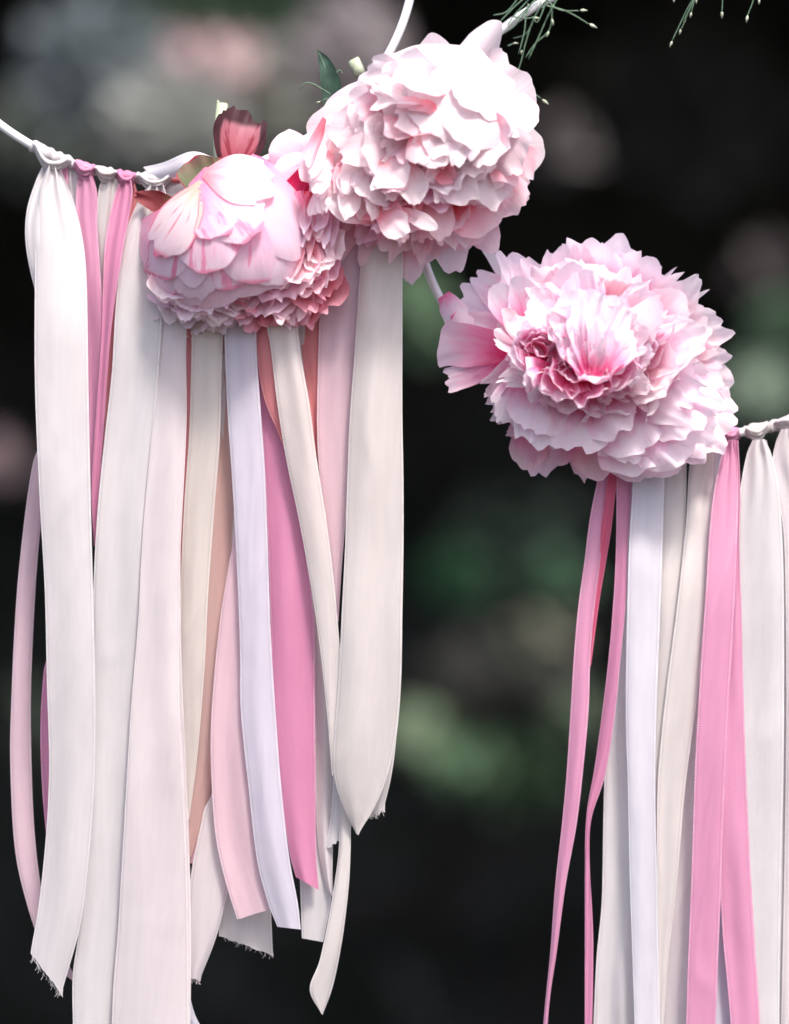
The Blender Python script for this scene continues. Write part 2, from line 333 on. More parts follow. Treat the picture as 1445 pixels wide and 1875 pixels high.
for i, (x, y, rx, ry, yy, c, nl, nm, lab) in enumerate(BLOBS):
    r = np.random.RandomState(100+i); k = (D+yy)/D*S
    g = r.normal(size=(nl, 3)); g = g/np.linalg.norm(g, axis=1)[:, None]*(r.uniform(0, 1, nl)**0.45)[:, None]
    c0 = Pb(x, y, yy); cent = c0+g*np.array([rx*k, 0.06, ry*k])
    V, F = leaves_mesh(cent, 0.028, 200+i, 0.1)
    t = empty(nm, (c0[0], c0[1]+0.05, 0), lab, 'blossom' if nm[0] == 'b' else 'foliage')
    mesh('foliage' if nm[0] != 'b' else 'blossom', V, F, simple(nm+'_colour', c, 0.6, 0.35, 30, 0.3), t, smooth=False)
    tv, tf = tube([(c0[0]*1.5, 6.3, 0.0), (c0[0]*1.45, 6.1, c0[2]*0.8), (c0[0]*1.2, (c0[1]+6)/2, c0[2]), (c0[0], c0[1]+0.04, c0[2])], [0.006, .004, .002, .001], 6)
    mesh('twig', tv, tf, stm, t)

# ------------------------------------------------------------------ hoops
def hoop(name, cx, cy, ra, d, rb, label):
    c = P(cx, cy, d); f = S*(D-d)/D; nseg, seg = 240, 14
    V = []
    for i in range(nseg):
        a = 2*math.pi*i/nseg; q = c+np.array([math.cos(a)*ra*f, 0, math.sin(a)*rb*f]); e = nrm([math.cos(a)/ra, 0, math.sin(a)/rb])
        for j in range(seg):
            b = 2*math.pi*j/seg
            V.append(q+e*HR*math.cos(b)+np.array([0, HR*math.sin(b), 0]))
    F = [[i*seg+j, i*seg+(j+1) % seg, ((i+1) % nseg)*seg+(j+1) % seg, ((i+1) % nseg)*seg+j] for i in range(nseg) for j in range(seg)]
    return tag(mesh(name, V, F, M['metal']), label, 'hoop', 'white hoops hung with ribbons')
HR = 0.0020
H1 = (300, -85, 460, 0.0, 413); H2 = (1270, 367, 510, -0.016, 431)
hoop('hoop', *H1, 'white enamelled hoop carrying the bud and the left ribbon curtain')
hoop('hoop', *H2, 'white enamelled hoop carrying the right peony and the right ribbon curtain')

# ------------------------------------------------------------------ ribbons
def strip(name, L, Rr, d, mat, parent, seed=0, cup=0.0, fold=0.0, ff=1.3, fray=0.0, nu=17, n=None, twist=0.0, pleat=0.0):
    """L, Rr: left and right edges in photo pixels; d: depth stops in cm from top to bottom"""
    ln = sum(math.dist(L[i], L[i+1]) for i in range(len(L)-1)); n = n or max(16, int(ln/9))
    l = smooth_poly(L, n); r = smooth_poly(Rr, n); t = np.linspace(0, 1, n)
    dd = np.interp(t, np.linspace(0, 1, len(d)), d)
    kk = np.ones(9)/9; ddp = np.convolve(np.pad(dd, 4, mode='edge'), kk, 'valid'); dd = ddp*0.01
    us = np.linspace(0, 1, nu); us = np.r_[0, 0.04, us[1:-1], 0.96, 1]; nu = len(us)
    w = np.linalg.norm(r-l, axis=1)
    T, U = np.meshgrid(t, us, indexing='ij')
    X = l[:, None, 0]*(1-U)+r[:, None, 0]*U; Y = l[:, None, 1]*(1-U)+r[:, None, 1]*U
    wm = (w*S)[:, None]; Lm = ln*S*100
    z = dd[:, None]+0.65*cup*wm*(1-(2*U-1)**2)
    z = z+1.15*fold*wm*np.sin(2*math.pi*(ff*U+0.25*noise(T*Lm*0.11, T*0+seed, seed+1)+seed*0.37))*np.clip(0.55+0.6*noise(T*Lm*0.09, T*0, seed+2), 0.15, 1.2)
    z = z+0.0012*noise(T*Lm*0.16, U*1.5, seed+3)+twist*(U-0.5)*wm*np.sin(T*3.1*Lm*0.06+seed)
    z = z+0.00007*noise(T*Lm*0.9, U*3, seed+4)
    cr = noise(T*Lm*0.22+U*0.9, U*0.8+T*Lm*0.05, seed+12); z = z+0.00045*np.exp(-(cr/0.10)**2)*np.clip(noise(T*Lm*0.12, U*1.2, seed+13)+.3, 0, 1)   # soft creases
    if pleat:
        g0 = np.exp(-((T*Lm/100)*100/2.2)**1.2)   # gathers die out about 2 cm below the knot
        z = z+pleat*wm.max()*0.6*g0*np.sin(2*math.pi*(2.3*U+0.13*seed+0.25*noise(U*2.2, T*Lm*0.3, seed+9)))
    if fray:
        j = np.random.RandomState(seed).uniform(0, 1, nu)*fray; Y[-1] += j; X[-1] += j*0.3
    V = np.empty((n, nu, 3)); k = (D-z)/D
    V[..., 0] = (X-W0/2)*S*k; V[..., 1] = -z; V[..., 2] = ZC+(H0/2-Y)*S*k
    um = U*w[:, None]*S*1000; vm = T*ln*S*1000
    ed = np.minimum(U, 1-U)*w.max()*S*1000
    return mesh(name, V.reshape(-1, 3), grid_faces(n, nu), mat, parent, np.stack([um, vm], -1).reshape(-1, 2), np.stack([U, ed], -1).reshape(-1, 2))

def frayed(pts, d, mat, parent, seed, ln=11, cnt=40):
    r = random.Random(seed); parts = []
    for _ in range(cnt):
        t = r.random(); i = min(int(t*(len(pts)-1)), len(pts)-2); f = t*(len(pts)-1)-i
        x = pts[i][0]*(1-f)+pts[i+1][0]*f; y = pts[i][1]*(1-f)+pts[i+1][1]*f
        l = 3+(ln-3)*r.random()**2; a = r.uniform(-1.2, 1.0)
        q = [P(x, y-3, d), P(x+math.sin(a)*l*0.5+r.uniform(-1, 1), y+l*0.5, d), P(x+math.sin(a)*l, y+l, d+r.uniform(-.0005, .0005))]
        parts.append(tube(q, 0.00009, 4, False))
    V, F = join(parts); return mesh('frayed_thread', V, F, mat, parent)

def hoop_pt(H, x):
    cx, cy, r, d, rb = H; return (x, cy+rb*math.sqrt(max(0, 1-((x-cx)/r)**2)))

def knot(H, x0, x1, mat, parent, seed, drop=16, fat=1.0, lump=True, lx=None):
    fat = 1+(fat-1)*.5
    """ribbon wound round the hoop from x0 to x1 with a hanging gathered loop in front"""
    cx, cy, r, d, rb = H; parts = []; rr = np.random.RandomState(seed)
    n, seg = 40, 20; xs = np.linspace(x0, x1, n); V = []
    a0 = HR*1.12*fat; am = HR*1.35*fat
    for i, x in enumerate(xs):
        px, py = hoop_pt(H, x); c = P(px, py, d)
        e = nrm([(px-cx)/r**2, 0, -(py-cy)/rb**2])
        t = i/(n-1); en = math.sin(math.pi*t)**0.35
        for j in range(seg):
            b = 2*math.pi*j/seg
            wr = a0+(am-a0)*en+0.00030*fat*math.sin(t*(x1-x0)*0.30+b*0.8+seed+1.5*math.sin(t*5+seed))+0.00040*float(noise(np.array(t*(x1-x0)*0.10), np.array(math.cos(b)*1.3+math.sin(b)), seed+5))
            V.append(c+e*wr*math.cos(b)+np.array([0, wr*math.sin(b), 0]))
    F = [[i*seg+j, i*seg+(j+1) % seg, (i+1)*seg+(j+1) % seg, (i+1)*seg+j] for i in range(n-1) for j in range(seg)]
    F.append(list(range(seg))[::-1]); F.append([(n-1)*seg+j for j in range(seg)])
    parts.append((np.array(V), F))
    if lump:
        # the bight: bands of ribbon pulled round the front of the hoop and gathered below it
        xm = lx if lx is not None else (x0+x1)/2; px, py = hoop_pt(H, xm); hw = (x1-x0)*0.5
        for b in range(6):
            f = b/5; q = []
            for s in np.linspace(-1, 1, 17):
                yy = py-6+(drop+6-f*13)*(1+.12*math.sin(seed+b*2.1))*(1-abs(s)**2.2); xx = px+s*hw*(0.95-0.16*f)
                q.append(P(xx, yy+(hoop_pt(H, xx)[1]-py)*abs(s), d+HR*(1.2+0.6*(1-s*s))+0.0006*b))
            rad = [0.0006+0.0004*(1-s*s)+0.00015*math.sin(7*s+seed+b*1.7) for s in np.linspace(-1, 1, 17)]
            parts.append(tube(q, rad, 8))
    V, F = join(parts); uv = np.stack([V[:, 0]*1000, V[:, 2]*1000], 1)
    return mesh('knot', V, F, mat, parent, uv, np.stack([uv[:, 0]*0+0.5, uv[:, 0]*0+5], 1))

G_L = 'ribbons tied along the left hoop'; G_R = 'ribbons tied along the right hoop'
def ribbon(label, mat, tails, H=None, kn=None, group=G_L, seed=1, ext=True, **kk):
    HH = H or (H1 if group == G_L else H2); tails = [dict(q) for q in tails]
    for q in tails:
        if group == G_R: q['d'] = [v-1.0 for v in q['d']]
        if kn: q['pleat'] = q.get('pleat', .12)
        elif ext:
            for e in ('L', 'R'):
                x, y = q[e][0]; hy = max(hoop_pt(HH, x)[1], 300) if abs(x-HH[0]) < HH[2] else y
                if y > hy+25:
                    mid = [(x, hy+(y-hy)*f) for f in ((0, .5) if y-hy > 200 else (0,))]
                    q[e] = mid+list(q[e]) 
            q['d'] = [HH[3]*100+.05]+list(q['d'])
    x, y = tails[0]['L'][0]; t = empty('ribbon', P(x, y, 0), label, 'ribbon', group)
    m = M[mat]
    if kn: knot(H, kn[0], kn[1], m, t, seed, **kk)
    for i, q in enumerate(tails):
        q = dict(q); fr = q.pop('frays', None); mm = M[q.pop('mat', mat)]
        strip('tail', q.pop('L'), q.pop('R'), q.pop('d'), mm, t, seed=seed*7+i*3, **q)
        if fr: frayed(fr[0], fr[1], mm, t, seed+i)
    return t
T = dict

# ---- left curtain
ribbon('widest white satin ribbon on the far left with a slanted frayed end', 'white', [
  T(L=[(88,300),(80,325),(70,352),(65,410),(64,500),(64,700),(72,900),(82,1080),(86,1250),(90,1400),(85,1520),(72,1650),(56,1745)],
    R=[(108,303),(120,330),(136,372),(152,440),(159,520),(162,700),(166,900),(171,1100),(175,1300),(172,1450),(160,1600),(146,1700),(113,1818)],
    d=[.5,1.6,2.0,2.0,1.8,1.6], cup=.10, fold=.035, ff=1.0, fray=7, frays=([(58,1752),(85,1790),(111,1820)], .0162)),
  T(L=[(80,300),(66,330),(50,380),(46,430),(52,480),(66,540)], R=[(104,300),(104,330),(98,380),(96,430),(100,480),(108,560)], d=[.2,.6,.9,.9], cup=.2),
  T(L=[(118,296),(122,340),(130,420),(138,520)], R=[(146,300),(148,340),(150,420),(150,520)], d=[-.2,-.2,-.2])],
  H1, (58, 132), seed=3, drop=26, fat=1.25)
ribbon('pale pink narrow ribbon looping out past the left edge of the curtain', 'pale', [
  T(L=[(100,480),(90,680),(76,800),(60,850),(45,950),(30,1100),(21,1280),(19,1400),(27,1550),(48,1650),(80,1740),(120,1785),(140,1800)],
    R=[(130,480),(122,680),(108,800),(86,880),(75,960),(65,1080),(57,1260),(58,1400),(64,1530),(78,1640),(100,1720),(128,1770),(140,1795)], d=[-.3,-.4,-.6,-.6,-.3], cup=.15)], seed=5, ext=False)
ribbon('bright pink sliver of ribbon showing left of the widest white one near its foot', 'orchid', [
  T(L=[(90,1150),(80,1230),(74,1330),(77,1440),(86,1540),(100,1640)], R=[(125,1150),(112,1230),(108,1330),(110,1440),(120,1540),(135,1640)], d=[.2,.2,.2], cup=.1)], seed=6)
ribbon('soft pink ribbon with the second knot from the left', 'rose', [
  T(L=[(146,318),(140,350),(140,400),(150,480),(158,600),(160,750),(165,880),(172,985)], R=[(168,318),(178,352),(178,410),(184,500),(192,620),(190,750),(184,880),(177,985)], d=[.4,.6,.3,.3], fold=.08, ff=.8, twist=.15),
  T(L=[(158,320),(160,360),(158,430),(165,560),(168,700)], R=[(172,320),(180,370),(190,450),(200,560),(200,700)], d=[-.2,-.3,-.3], mat='rose')],
  H1, (136, 175), seed=8, drop=18)
ribbon('narrow ivory ribbon with the third knot from the left', 'ivory', [
  T(L=[(190,324),(181,345),(177,400),(182,470),(186,560),(182,700)], R=[(212,326),(219,345),(212,400),(204,470),(196,560),(196,700)], d=[.2,.3,.1,.0], cup=.1)],
  H1, (173, 214), seed=9, drop=14)
ribbon('shiny bright pink narrow ribbon with the fourth knot from the left', 'orchid', [
  T(L=[(222,330),(212,352),(200,400),(192,450),(189,520),(186,620),(176,760),(168,900),(172,1000)], R=[(240,330),(243,352),(236,400),(228,445),(215,520),(202,620),(192,760),(182,900),(176,1000)], d=[.6,1.1,1.0,.7,.5], fold=.10, ff=.9, twist=.3),
  T(mat='coral', L=[(232,330),(234,360),(222,430),(205,520),(198,650),(190,800),(178,940)], R=[(246,330),(252,360),(246,430),(236,520),(214,650),(205,800),(186,980)], d=[.1,.2,.1,.1], cup=.1)],
  H1, (213, 249), seed=11, drop=18)
ribbon('wide white textured ribbon running slantwise beside the peony bud', 'white', [
  T(L=[(272,336),(250,375),(232,420),(222,470),(212,560),(205,680),(192,800),(180,920),(172,1050),(168,1200),(164,1400),(156,1580),(142,1720),(133,1790),(134,1895)],
    R=[(300,338),(310,380),(312,430),(300,520),(296,600),(286,740),(272,900),(262,1020),(258,1140),(246,1300),(234,1480),(220,1680),(212,1780),(208,1895)], d=[.5,1.2,1.3,1.2,1.1,1.0], cup=.06, fold=.03, ff=1.2)],
  H1, (250, 316), seed=12, drop=20, fat=1.2)
ribbon('white ribbon end puffed up over the wrapped hoop behind the green sepal', 'coolwhite', [
  T(L=[(262,306),(300,297),(340,280),(362,278),(385,286),(402,296)], R=[(285,330),(315,326),(345,316),(362,308),(380,304),(398,304)], d=[.5,1.1,1.0,.4], cup=.22, n=30)], seed=14)
ribbon('short pink ribbon wound on the hoop beside the peony bud', 'coral', [
  T(L=[(312,326),(306,345),(300,380),(300,420)], R=[(342,328),(350,350),(350,400),(350,430)], d=[-.1,-.2,-.2])], H1, (314, 350), seed=15, lump=False)
ribbon('wide blush white ribbon hanging from the left side of the peony bud', 'blush', [
  T(L=[(296,500),(291,590),(284,740),(268,900),(259,1020),(253,1140),(240,1300),(229,1480),(216,1700),(208,1800),(204,1895)],
    R=[(345,500),(341,640),(342,760),(337,880),(331,1000),(328,1120),(329,1300),(334,1420),(341,1550),(345,1700),(347,1895)], d=[1.0,1.5,1.7,1.7,1.6,1.5], cup=.08, fold=.03, ff=1.0),
  T(L=[(300,1100),(318,1300),(322,1500),(322,1700),(318,1895)], R=[(331,1100),(336,1300),(345,1500),(350,1700),(349,1895)], d=[1.0,1.1,1.1], cup=.1)], seed=16)
ribbon('thin coral strip of ribbon between the blush and the cream ribbon', 'coral', [
  T(L=[(330,560),(332,700),(332,850),(326,1000),(322,1200)], R=[(354,560),(352,700),(347,850),(342,1000),(336,1200)], d=[.5,.6,.6,.4], cup=.1)], seed=17)
ribbon('cream ribbon under the lower rim of the peony bud', 'cream', [
  T(L=[(352,560),(350,680),(346,800),(337,930),(331,1080),(331,1250),(336,1400),(342,1500)], R=[(410,560),(406,680),(403,800),(393,930),(382,1080),(375,1220),(362,1380),(347,1500)], d=[.8,1.0,1.0,.8,.6], cup=.12, fold=.03)], seed=18)
ribbon('tan peach ribbon half hidden behind the cream and lilac ones', 'peach', [
  T(L=[(398,560),(400,700),(396,820),(385,950),(376,1100),(366,1280),(356,1400),(346,1480),(340,1570)], R=[(440,560),(438,700),(440,820),(440,950),(430,1100),(414,1280),(398,1400),(378,1480),(350,1570)], d=[.2,.3,.3,.2], cup=.1)], seed=19)
ribbon('salmon pink ribbon whose square end shows beside the foot of the blush one', 'coral', [
  T(mat='salmon', L=[(400,1250),(372,1400),(345,1500),(338,1580)], R=[(450,1250),(430,1400),(402,1500),(372,1582)], d=[-.1,.0,.0], cup=.08)], seed=20)
ribbon('lilac grey ribbon down the middle of the left curtain', 'lilac', [
  T(L=[(410,560),(412,640),(417,760),(424,860),(430,960),(436,1080),(440,1200),(441,1300),(455,1440),(470,1570),(490,1650),(508,1697)],
    R=[(470,560),(470,640),(478,760),(485,860),(489,960),(493,1080),(497,1180),(506,1320),(516,1450),(530,1570),(545,1650),(551,1702)], d=[1.0,1.3,1.5,1.5,1.3], cup=.10, fold=.025)], seed=21)
ribbon('light pink ribbon emerging from behind the lilac one with a straight cut end', 'pale', [
  T(L=[(430,940),(420,1030),(405,1120),(393,1230),(386,1340),(388,1440),(395,1530),(412,1610),(434,1682)],
    R=[(470,940),(470,1030),(465,1120),(458,1230),(452,1340),(460,1440),(470,1530),(482,1610),(494,1664)], d=[.6,.9,1.0,1.0], cup=.10, fold=.05, fray=2)], seed=22)
ribbon('wide orchid pink ribbon right of the lilac one, coral in its shaded top', 'orchid', [
  T(L=[(468,560),(472,680),(480,780),(487,900),(491,1000),(496,1150),(501,1300),(515,1450),(530,1560),(542,1606)],
    R=[(520,560),(524,680),(534,780),(548,900),(562,1020),(575,1140),(577,1300),(578,1450),(579,1560),(584,1630)], d=[.2,.5,.7,.8,.7], cup=.10, fold=.05)], seed=23)
ribbon('narrow ivory ribbon slanting down to the right across the curtain', 'ivory', [
  T(L=[(484,560),(496,640),(508,740),(524,840),(545,940),(562,1030),(577,1120),(590,1220),(600,1320),(608,1420)],
    R=[(545,560),(550,640),(567,740),(580,840),(596,940),(608,1030),(617,1120),(625,1220),(632,1320),(640,1420)], d=[1.1,1.4,1.5,1.5,1.4], cup=.12, fold=.03)], seed=24)
ribbon('coral ribbon deep behind the ruffles beside the slanting ivory one', 'coral', [
  T(L=[(540,540),(552,640),(562,720),(572,800),(580,900)], R=[(600,540),(592,640),(586,720),(581,800),(584,900)], d=[.1,.2,.2], cup=.1)], seed=25)
ribbon('pale pink ribbon tucked left of the widest ivory one', 'pale', [
  T(L=[(590,480),(586,560),(582,680),(581,800),(590,920),(604,1040),(615,1120)], R=[(664,480),(657,560),(650,680),(644,800),(636,920),(626,1040),(620,1140)], d=[.3,.5,.7,.7], cup=.10, fold=.04)], seed=26)
ribbon('widest ivory ribbon on the right side of the left curtain with a pointed end', 'ivory', [
  T(L=[(662,430),(658,520),(650,640),(641,760),(636,880),(632,1000),(626,1120),(620,1240),(612,1350),(612,1420),(630,1480),(652,1526)],
    R=[(738,430),(737,520),(737,640),(737,760),(739,880),(739,1000),(737,1120),(735,1240),(728,1330),(712,1410),(690,1470),(656,1528)], d=[1.0,1.3,1.5,1.6,1.6,1.4], cup=.10, fold=.045, ff=1.2, fray=2),
  T(L=[(680,1250),(672,1350),(664,1430),(660,1500)], R=[(731,1250),(726,1350),(717,1420),(703,1480)], d=[.9,.9,.8], cup=.1, fray=8, frays=([(668,1500),(703,1482)], .009))], seed=27)
ribbon('mauve white ribbon behind, right of the wide orchid pink one', 'blush', [
  T(L=[(570,1000),(575,1150),(577,1300),(578,1420),(582,1540),(598,1625),(606,1640)], R=[(618,1000),(612,1150),(612,1300),(612,1420),(610,1540),(609,1600),(610,1640)], d=[.0,.1,.2,.3], cup=.1, fold=.06)], seed=28)
ribbon('white ribbon scrap with a notched torn end left of the pointed ivory one', 'white', [
  T(L=[(606,1300),(610,1420),(606,1490),(597,1552)], R=[(650,1300),(650,1420),(650,1480),(642,1520)], d=[.5,.5,.5], fray=6)], seed=29, ext=False)
ribbon('thin ivory ribbon trailing below the curtain to a pointed tip', 'ivory', [
  T(L=[(622,1420),(622,1500),(620,1560),(612,1620),(600,1690),(585,1760),(567,1812),(589,1857)], R=[(645,1420),(643,1500),(642,1560),(639,1620),(630,1700),(618,1770),(607,1815),(591,1858)], d=[.8,1.0,1.1,1.1], cup=.15, twist=.3)], seed=30, ext=False)
ribbon('white ribbon end with a square cut below the orchid pink one', 'white', [
  T(L=[(548,1480),(549,1600),(551,1660),(553,1718)], R=[(608,1480),(607,1600),(606,1650),(592,1725)], d=[.0,.1,.1], cup=.08)], seed=31)
ribbon('blush ribbon swooping down left to a small frayed end', 'pale', [
  T(mat='blush', L=[(395,1380),(372,1490),(350,1600),(344,1700),(344,1788)], R=[(450,1380),(440,1500),(422,1610),(398,1710),(366,1794)], d=[.1,.2,.3,.4], cup=.18, fray=4, frays=([(346,1790),(364,1794)], .004))], seed=32)
ribbon('cream white ribbon end cut aslant at the bottom below the light pink one', 'ivory', [
  T(L=[(430,1450),(415,1580),(405,1660),(400,1711)], R=[(492,1450),(494,1600),(497,1680),(500,1749)], d=[-.2,-.1,-.1], cup=.08, fray=4, frays=([(402,1711),(450,1730),(498,1749)], -.001))], seed=33)
ribbon('lilac ribbon corner showing at the very bottom of the left curtain', 'lilac', [
  T(L=[(300,1700),(320,1800),(345,1900)], R=[(338,1700),(352,1840),(385,1905)], d=[.2,.2])], seed=34)

ribbon('added coral strip standing in for the warm shade over the wide orchid pink ribbon', 'coral', [
  T(L=[(466,420),(468,560),(472,660),(484,730),(508,790),(530,850),(548,930),(562,1010)], R=[(520,420),(524,560),(530,660),(545,740),(560,800),(574,860),(584,930),(592,1010)], d=[.5,.85,.95,1.0], cup=.08)], seed=35)  # coral glow under the flowers, added as a tapering strip

# ---- right curtain
ribbon('narrow pink ribbon swinging out furthest left of the right curtain', 'rose', [
  T(L=[(1108,820),(1094,880),(1080,950),(1070,1030),(1059,1110),(1051,1200),(1045,1300),(1038,1410),(1030,1500),(1017,1620),(1008,1740),(1000,1820),(993,1895)],
    R=[(1136,820),(1124,880),(1108,960),(1098,1040),(1088,1120),(1081,1210),(1078,1300),(1068,1410),(1056,1510),(1036,1620),(1020,1740),(1008,1820),(1001,1895)], d=[.6,1.0,1.2,1.2,1.0], cup=.10, twist=.5),
  T(mat='hot', L=[(1116,820),(1112,880),(1098,980),(1080,1100),(1064,1200)], R=[(1140,820),(1130,880),(1118,980),(1098,1100),(1082,1220)], d=[.2,.4,.6,.8])], group=G_R, seed=41)  # second tail: dark side of the fold, put in as deeper pink
ribbon('second narrow pink ribbon with a kink halfway down in the right curtain', 'orchid', [
  T(L=[(1128,820),(1129,900),(1128,1000),(1124,1090),(1115,1200),(1102,1310),(1088,1410),(1074,1490),(1071,1580),(1071,1700),(1071,1800),(1071,1895)],
    R=[(1160,820),(1157,900),(1150,1000),(1147,1090),(1137,1200),(1126,1310),(1108,1420),(1083,1500),(1080,1580),(1086,1700),(1086,1800),(1084,1895)], d=[.6,.9,1.0,1.0,.8], cup=.12, twist=.5)], group=G_R, seed=42)
ribbon('grey lilac ribbon behind the bright white one in the right curtain', 'white', [
  T(L=[(1148,850),(1146,1000),(1138,1120),(1122,1220),(1110,1330),(1105,1500),(1102,1650),(1092,1760),(1086,1895)], R=[(1170,850),(1180,1000),(1180,1120),(1180,1220),(1180,1330),(1180,1500),(1180,1650),(1172,1760),(1170,1895)], d=[.1,.2,.3,.3], cup=.08, fold=.08, ff=1.6)], group=G_R, seed=43)
ribbon('bright white satin ribbon with twill texture left in the right curtain', 'coolwhite', [
  T(L=[(1160,820),(1158,900),(1152,1000),(1148,1150),(1146,1300),(1150,1450),(1153,1600),(1157,1720),(1163,1895)], R=[(1218,820),(1216,900),(1213,1000),(1208,1150),(1202,1300),(1200,1450),(1203,1600),(1205,1720),(1209,1895)], d=[1.0,1.4,1.6,1.6,1.5], cup=.05, fold=.02)], group=G_R, seed=44)
ribbon('ivory ribbon right of the bright white one, its foot hidden', 'ivory', [
  T(L=[(1216,820),(1214,900),(1212,1000),(1208,1100),(1203,1250),(1199,1400),(1202,1600),(1206,1895)], R=[(1257,820),(1257,900),(1253,1000),(1243,1120),(1232,1250),(1222,1400),(1218,1600),(1215,1895)], d=[.6,.9,1.0,.9], cup=.12)], group=G_R, seed=45)
ribbon('cream ribbon with visible twill right of the dark gap', 'ivory', [
  T(L=[(1272,790),(1262,860),(1256,960),(1247,1050),(1235,1150),(1222,1250),(1211,1350),(1204,1450),(1203,1600),(1204,1750),(1206,1895)], R=[(1308,790),(1306,860),(1302,960),(1296,1050),(1290,1150),(1280,1250),(1267,1350),(1254,1450),(1241,1600),(1225,1750),(1214,1895)], d=[.9,1.2,1.3,1.3], cup=.08, fold=.03)], group=G_R, seed=46)
ribbon('mauve white ribbon in the back between the cream and the pink one', 'blush', [
  T(L=[(1280,850),(1276,1000),(1262,1150),(1250,1350),(1235,1500),(1222,1650),(1210,1895)], R=[(1312,850),(1312,1000),(1310,1150),(1300,1350),(1290,1500),(1284,1650),(1280,1895)], d=[.2,.4,.4], cup=.1)], group=G_R, seed=47)
ribbon('pink satin ribbon with two tails knotted right beside the right peony', 'rose', [
  T(L=[(1328,808),(1318,850),(1306,910),(1299,980),(1293,1080),(1286,1180),(1279,1290),(1273,1400),(1269,1520),(1265,1640),(1260,1760),(1256,1895)],
    R=[(1344,806),(1351,850),(1352,910),(1350,980),(1346,1080),(1341,1180),(1334,1290),(1329,1400),(1324,1520),(1320,1640),(1315,1760),(1310,1895)], d=[.7,1.6,1.7,1.7,1.6], cup=.07, fold=.05, ff=.9),
  T(mat='rose', L=[(1334,806),(1338,900),(1342,1000),(1336,1100),(1326,1250),(1320,1400),(1318,1560),(1323,1700),(1332,1800),(1340,1895)], R=[(1352,806),(1356,900),(1354,1000),(1358,1120),(1362,1280),(1367,1430),(1374,1580),(1381,1700),(1387,1800),(1393,1895)], d=[.5,.9,1.2,1.2], cup=.06, fold=.04)],
  H2, (1322, 1354), G_R, 48, drop=16, fat=1.15)
ribbon('lilac white ribbon glimpsed between the two pink tails', 'lilac', [
  T(L=[(1312,1500),(1306,1700),(1302,1895)], R=[(1345,1500),(1350,1700),(1352,1895)], d=[.5,.5])], group=G_R, seed=49)
ribbon('wide white ribbon with a fat knot right of the pink one', 'ivory', [
  T(mat='white', L=[(1378,806),(1368,830),(1358,880),(1352,940),(1350,1050),(1350,1200),(1350,1400),(1352,1600),(1356,1750),(1360,1895)],
    R=[(1400,804),(1412,830),(1424,880),(1430,940),(1435,1050),(1436,1200),(1435,1400),(1430,1600),(1428,1750),(1427,1895)], d=[.5,.9,1.0,1.0], cup=.10, fold=.05, ff=.9),
  T(mat='white', L=[(1382,806),(1384,880),(1386,1000),(1386,1300),(1390,1895)], R=[(1404,806),(1424,900),(1440,1050),(1442,1300),(1440,1895)], d=[.2,.4,.5,.5], cup=.05)],
  H2, (1364, 1408), G_R, 50, drop=18, fat=1.2)
ribbon('blush ribbon cut by the right edge of the picture', 'blush', [
  T(L=[(1430,786),(1420,812),(1414,850),(1422,900),(1433,960),(1438,1050),(1440,1300),(1436,1600),(1430,1895)], R=[(1452,784),(1470,815),(1486,860),(1496,920),(1502,980),(1506,1080),(1508,1300),(1506,1600),(1506,1895)], d=[.5,.7,.7,.7], cup=.10, fold=.05)],
  H2, (1408, 1462), G_R, 51, drop=10, fat=1.15, lx=1442)
strip_blush = None

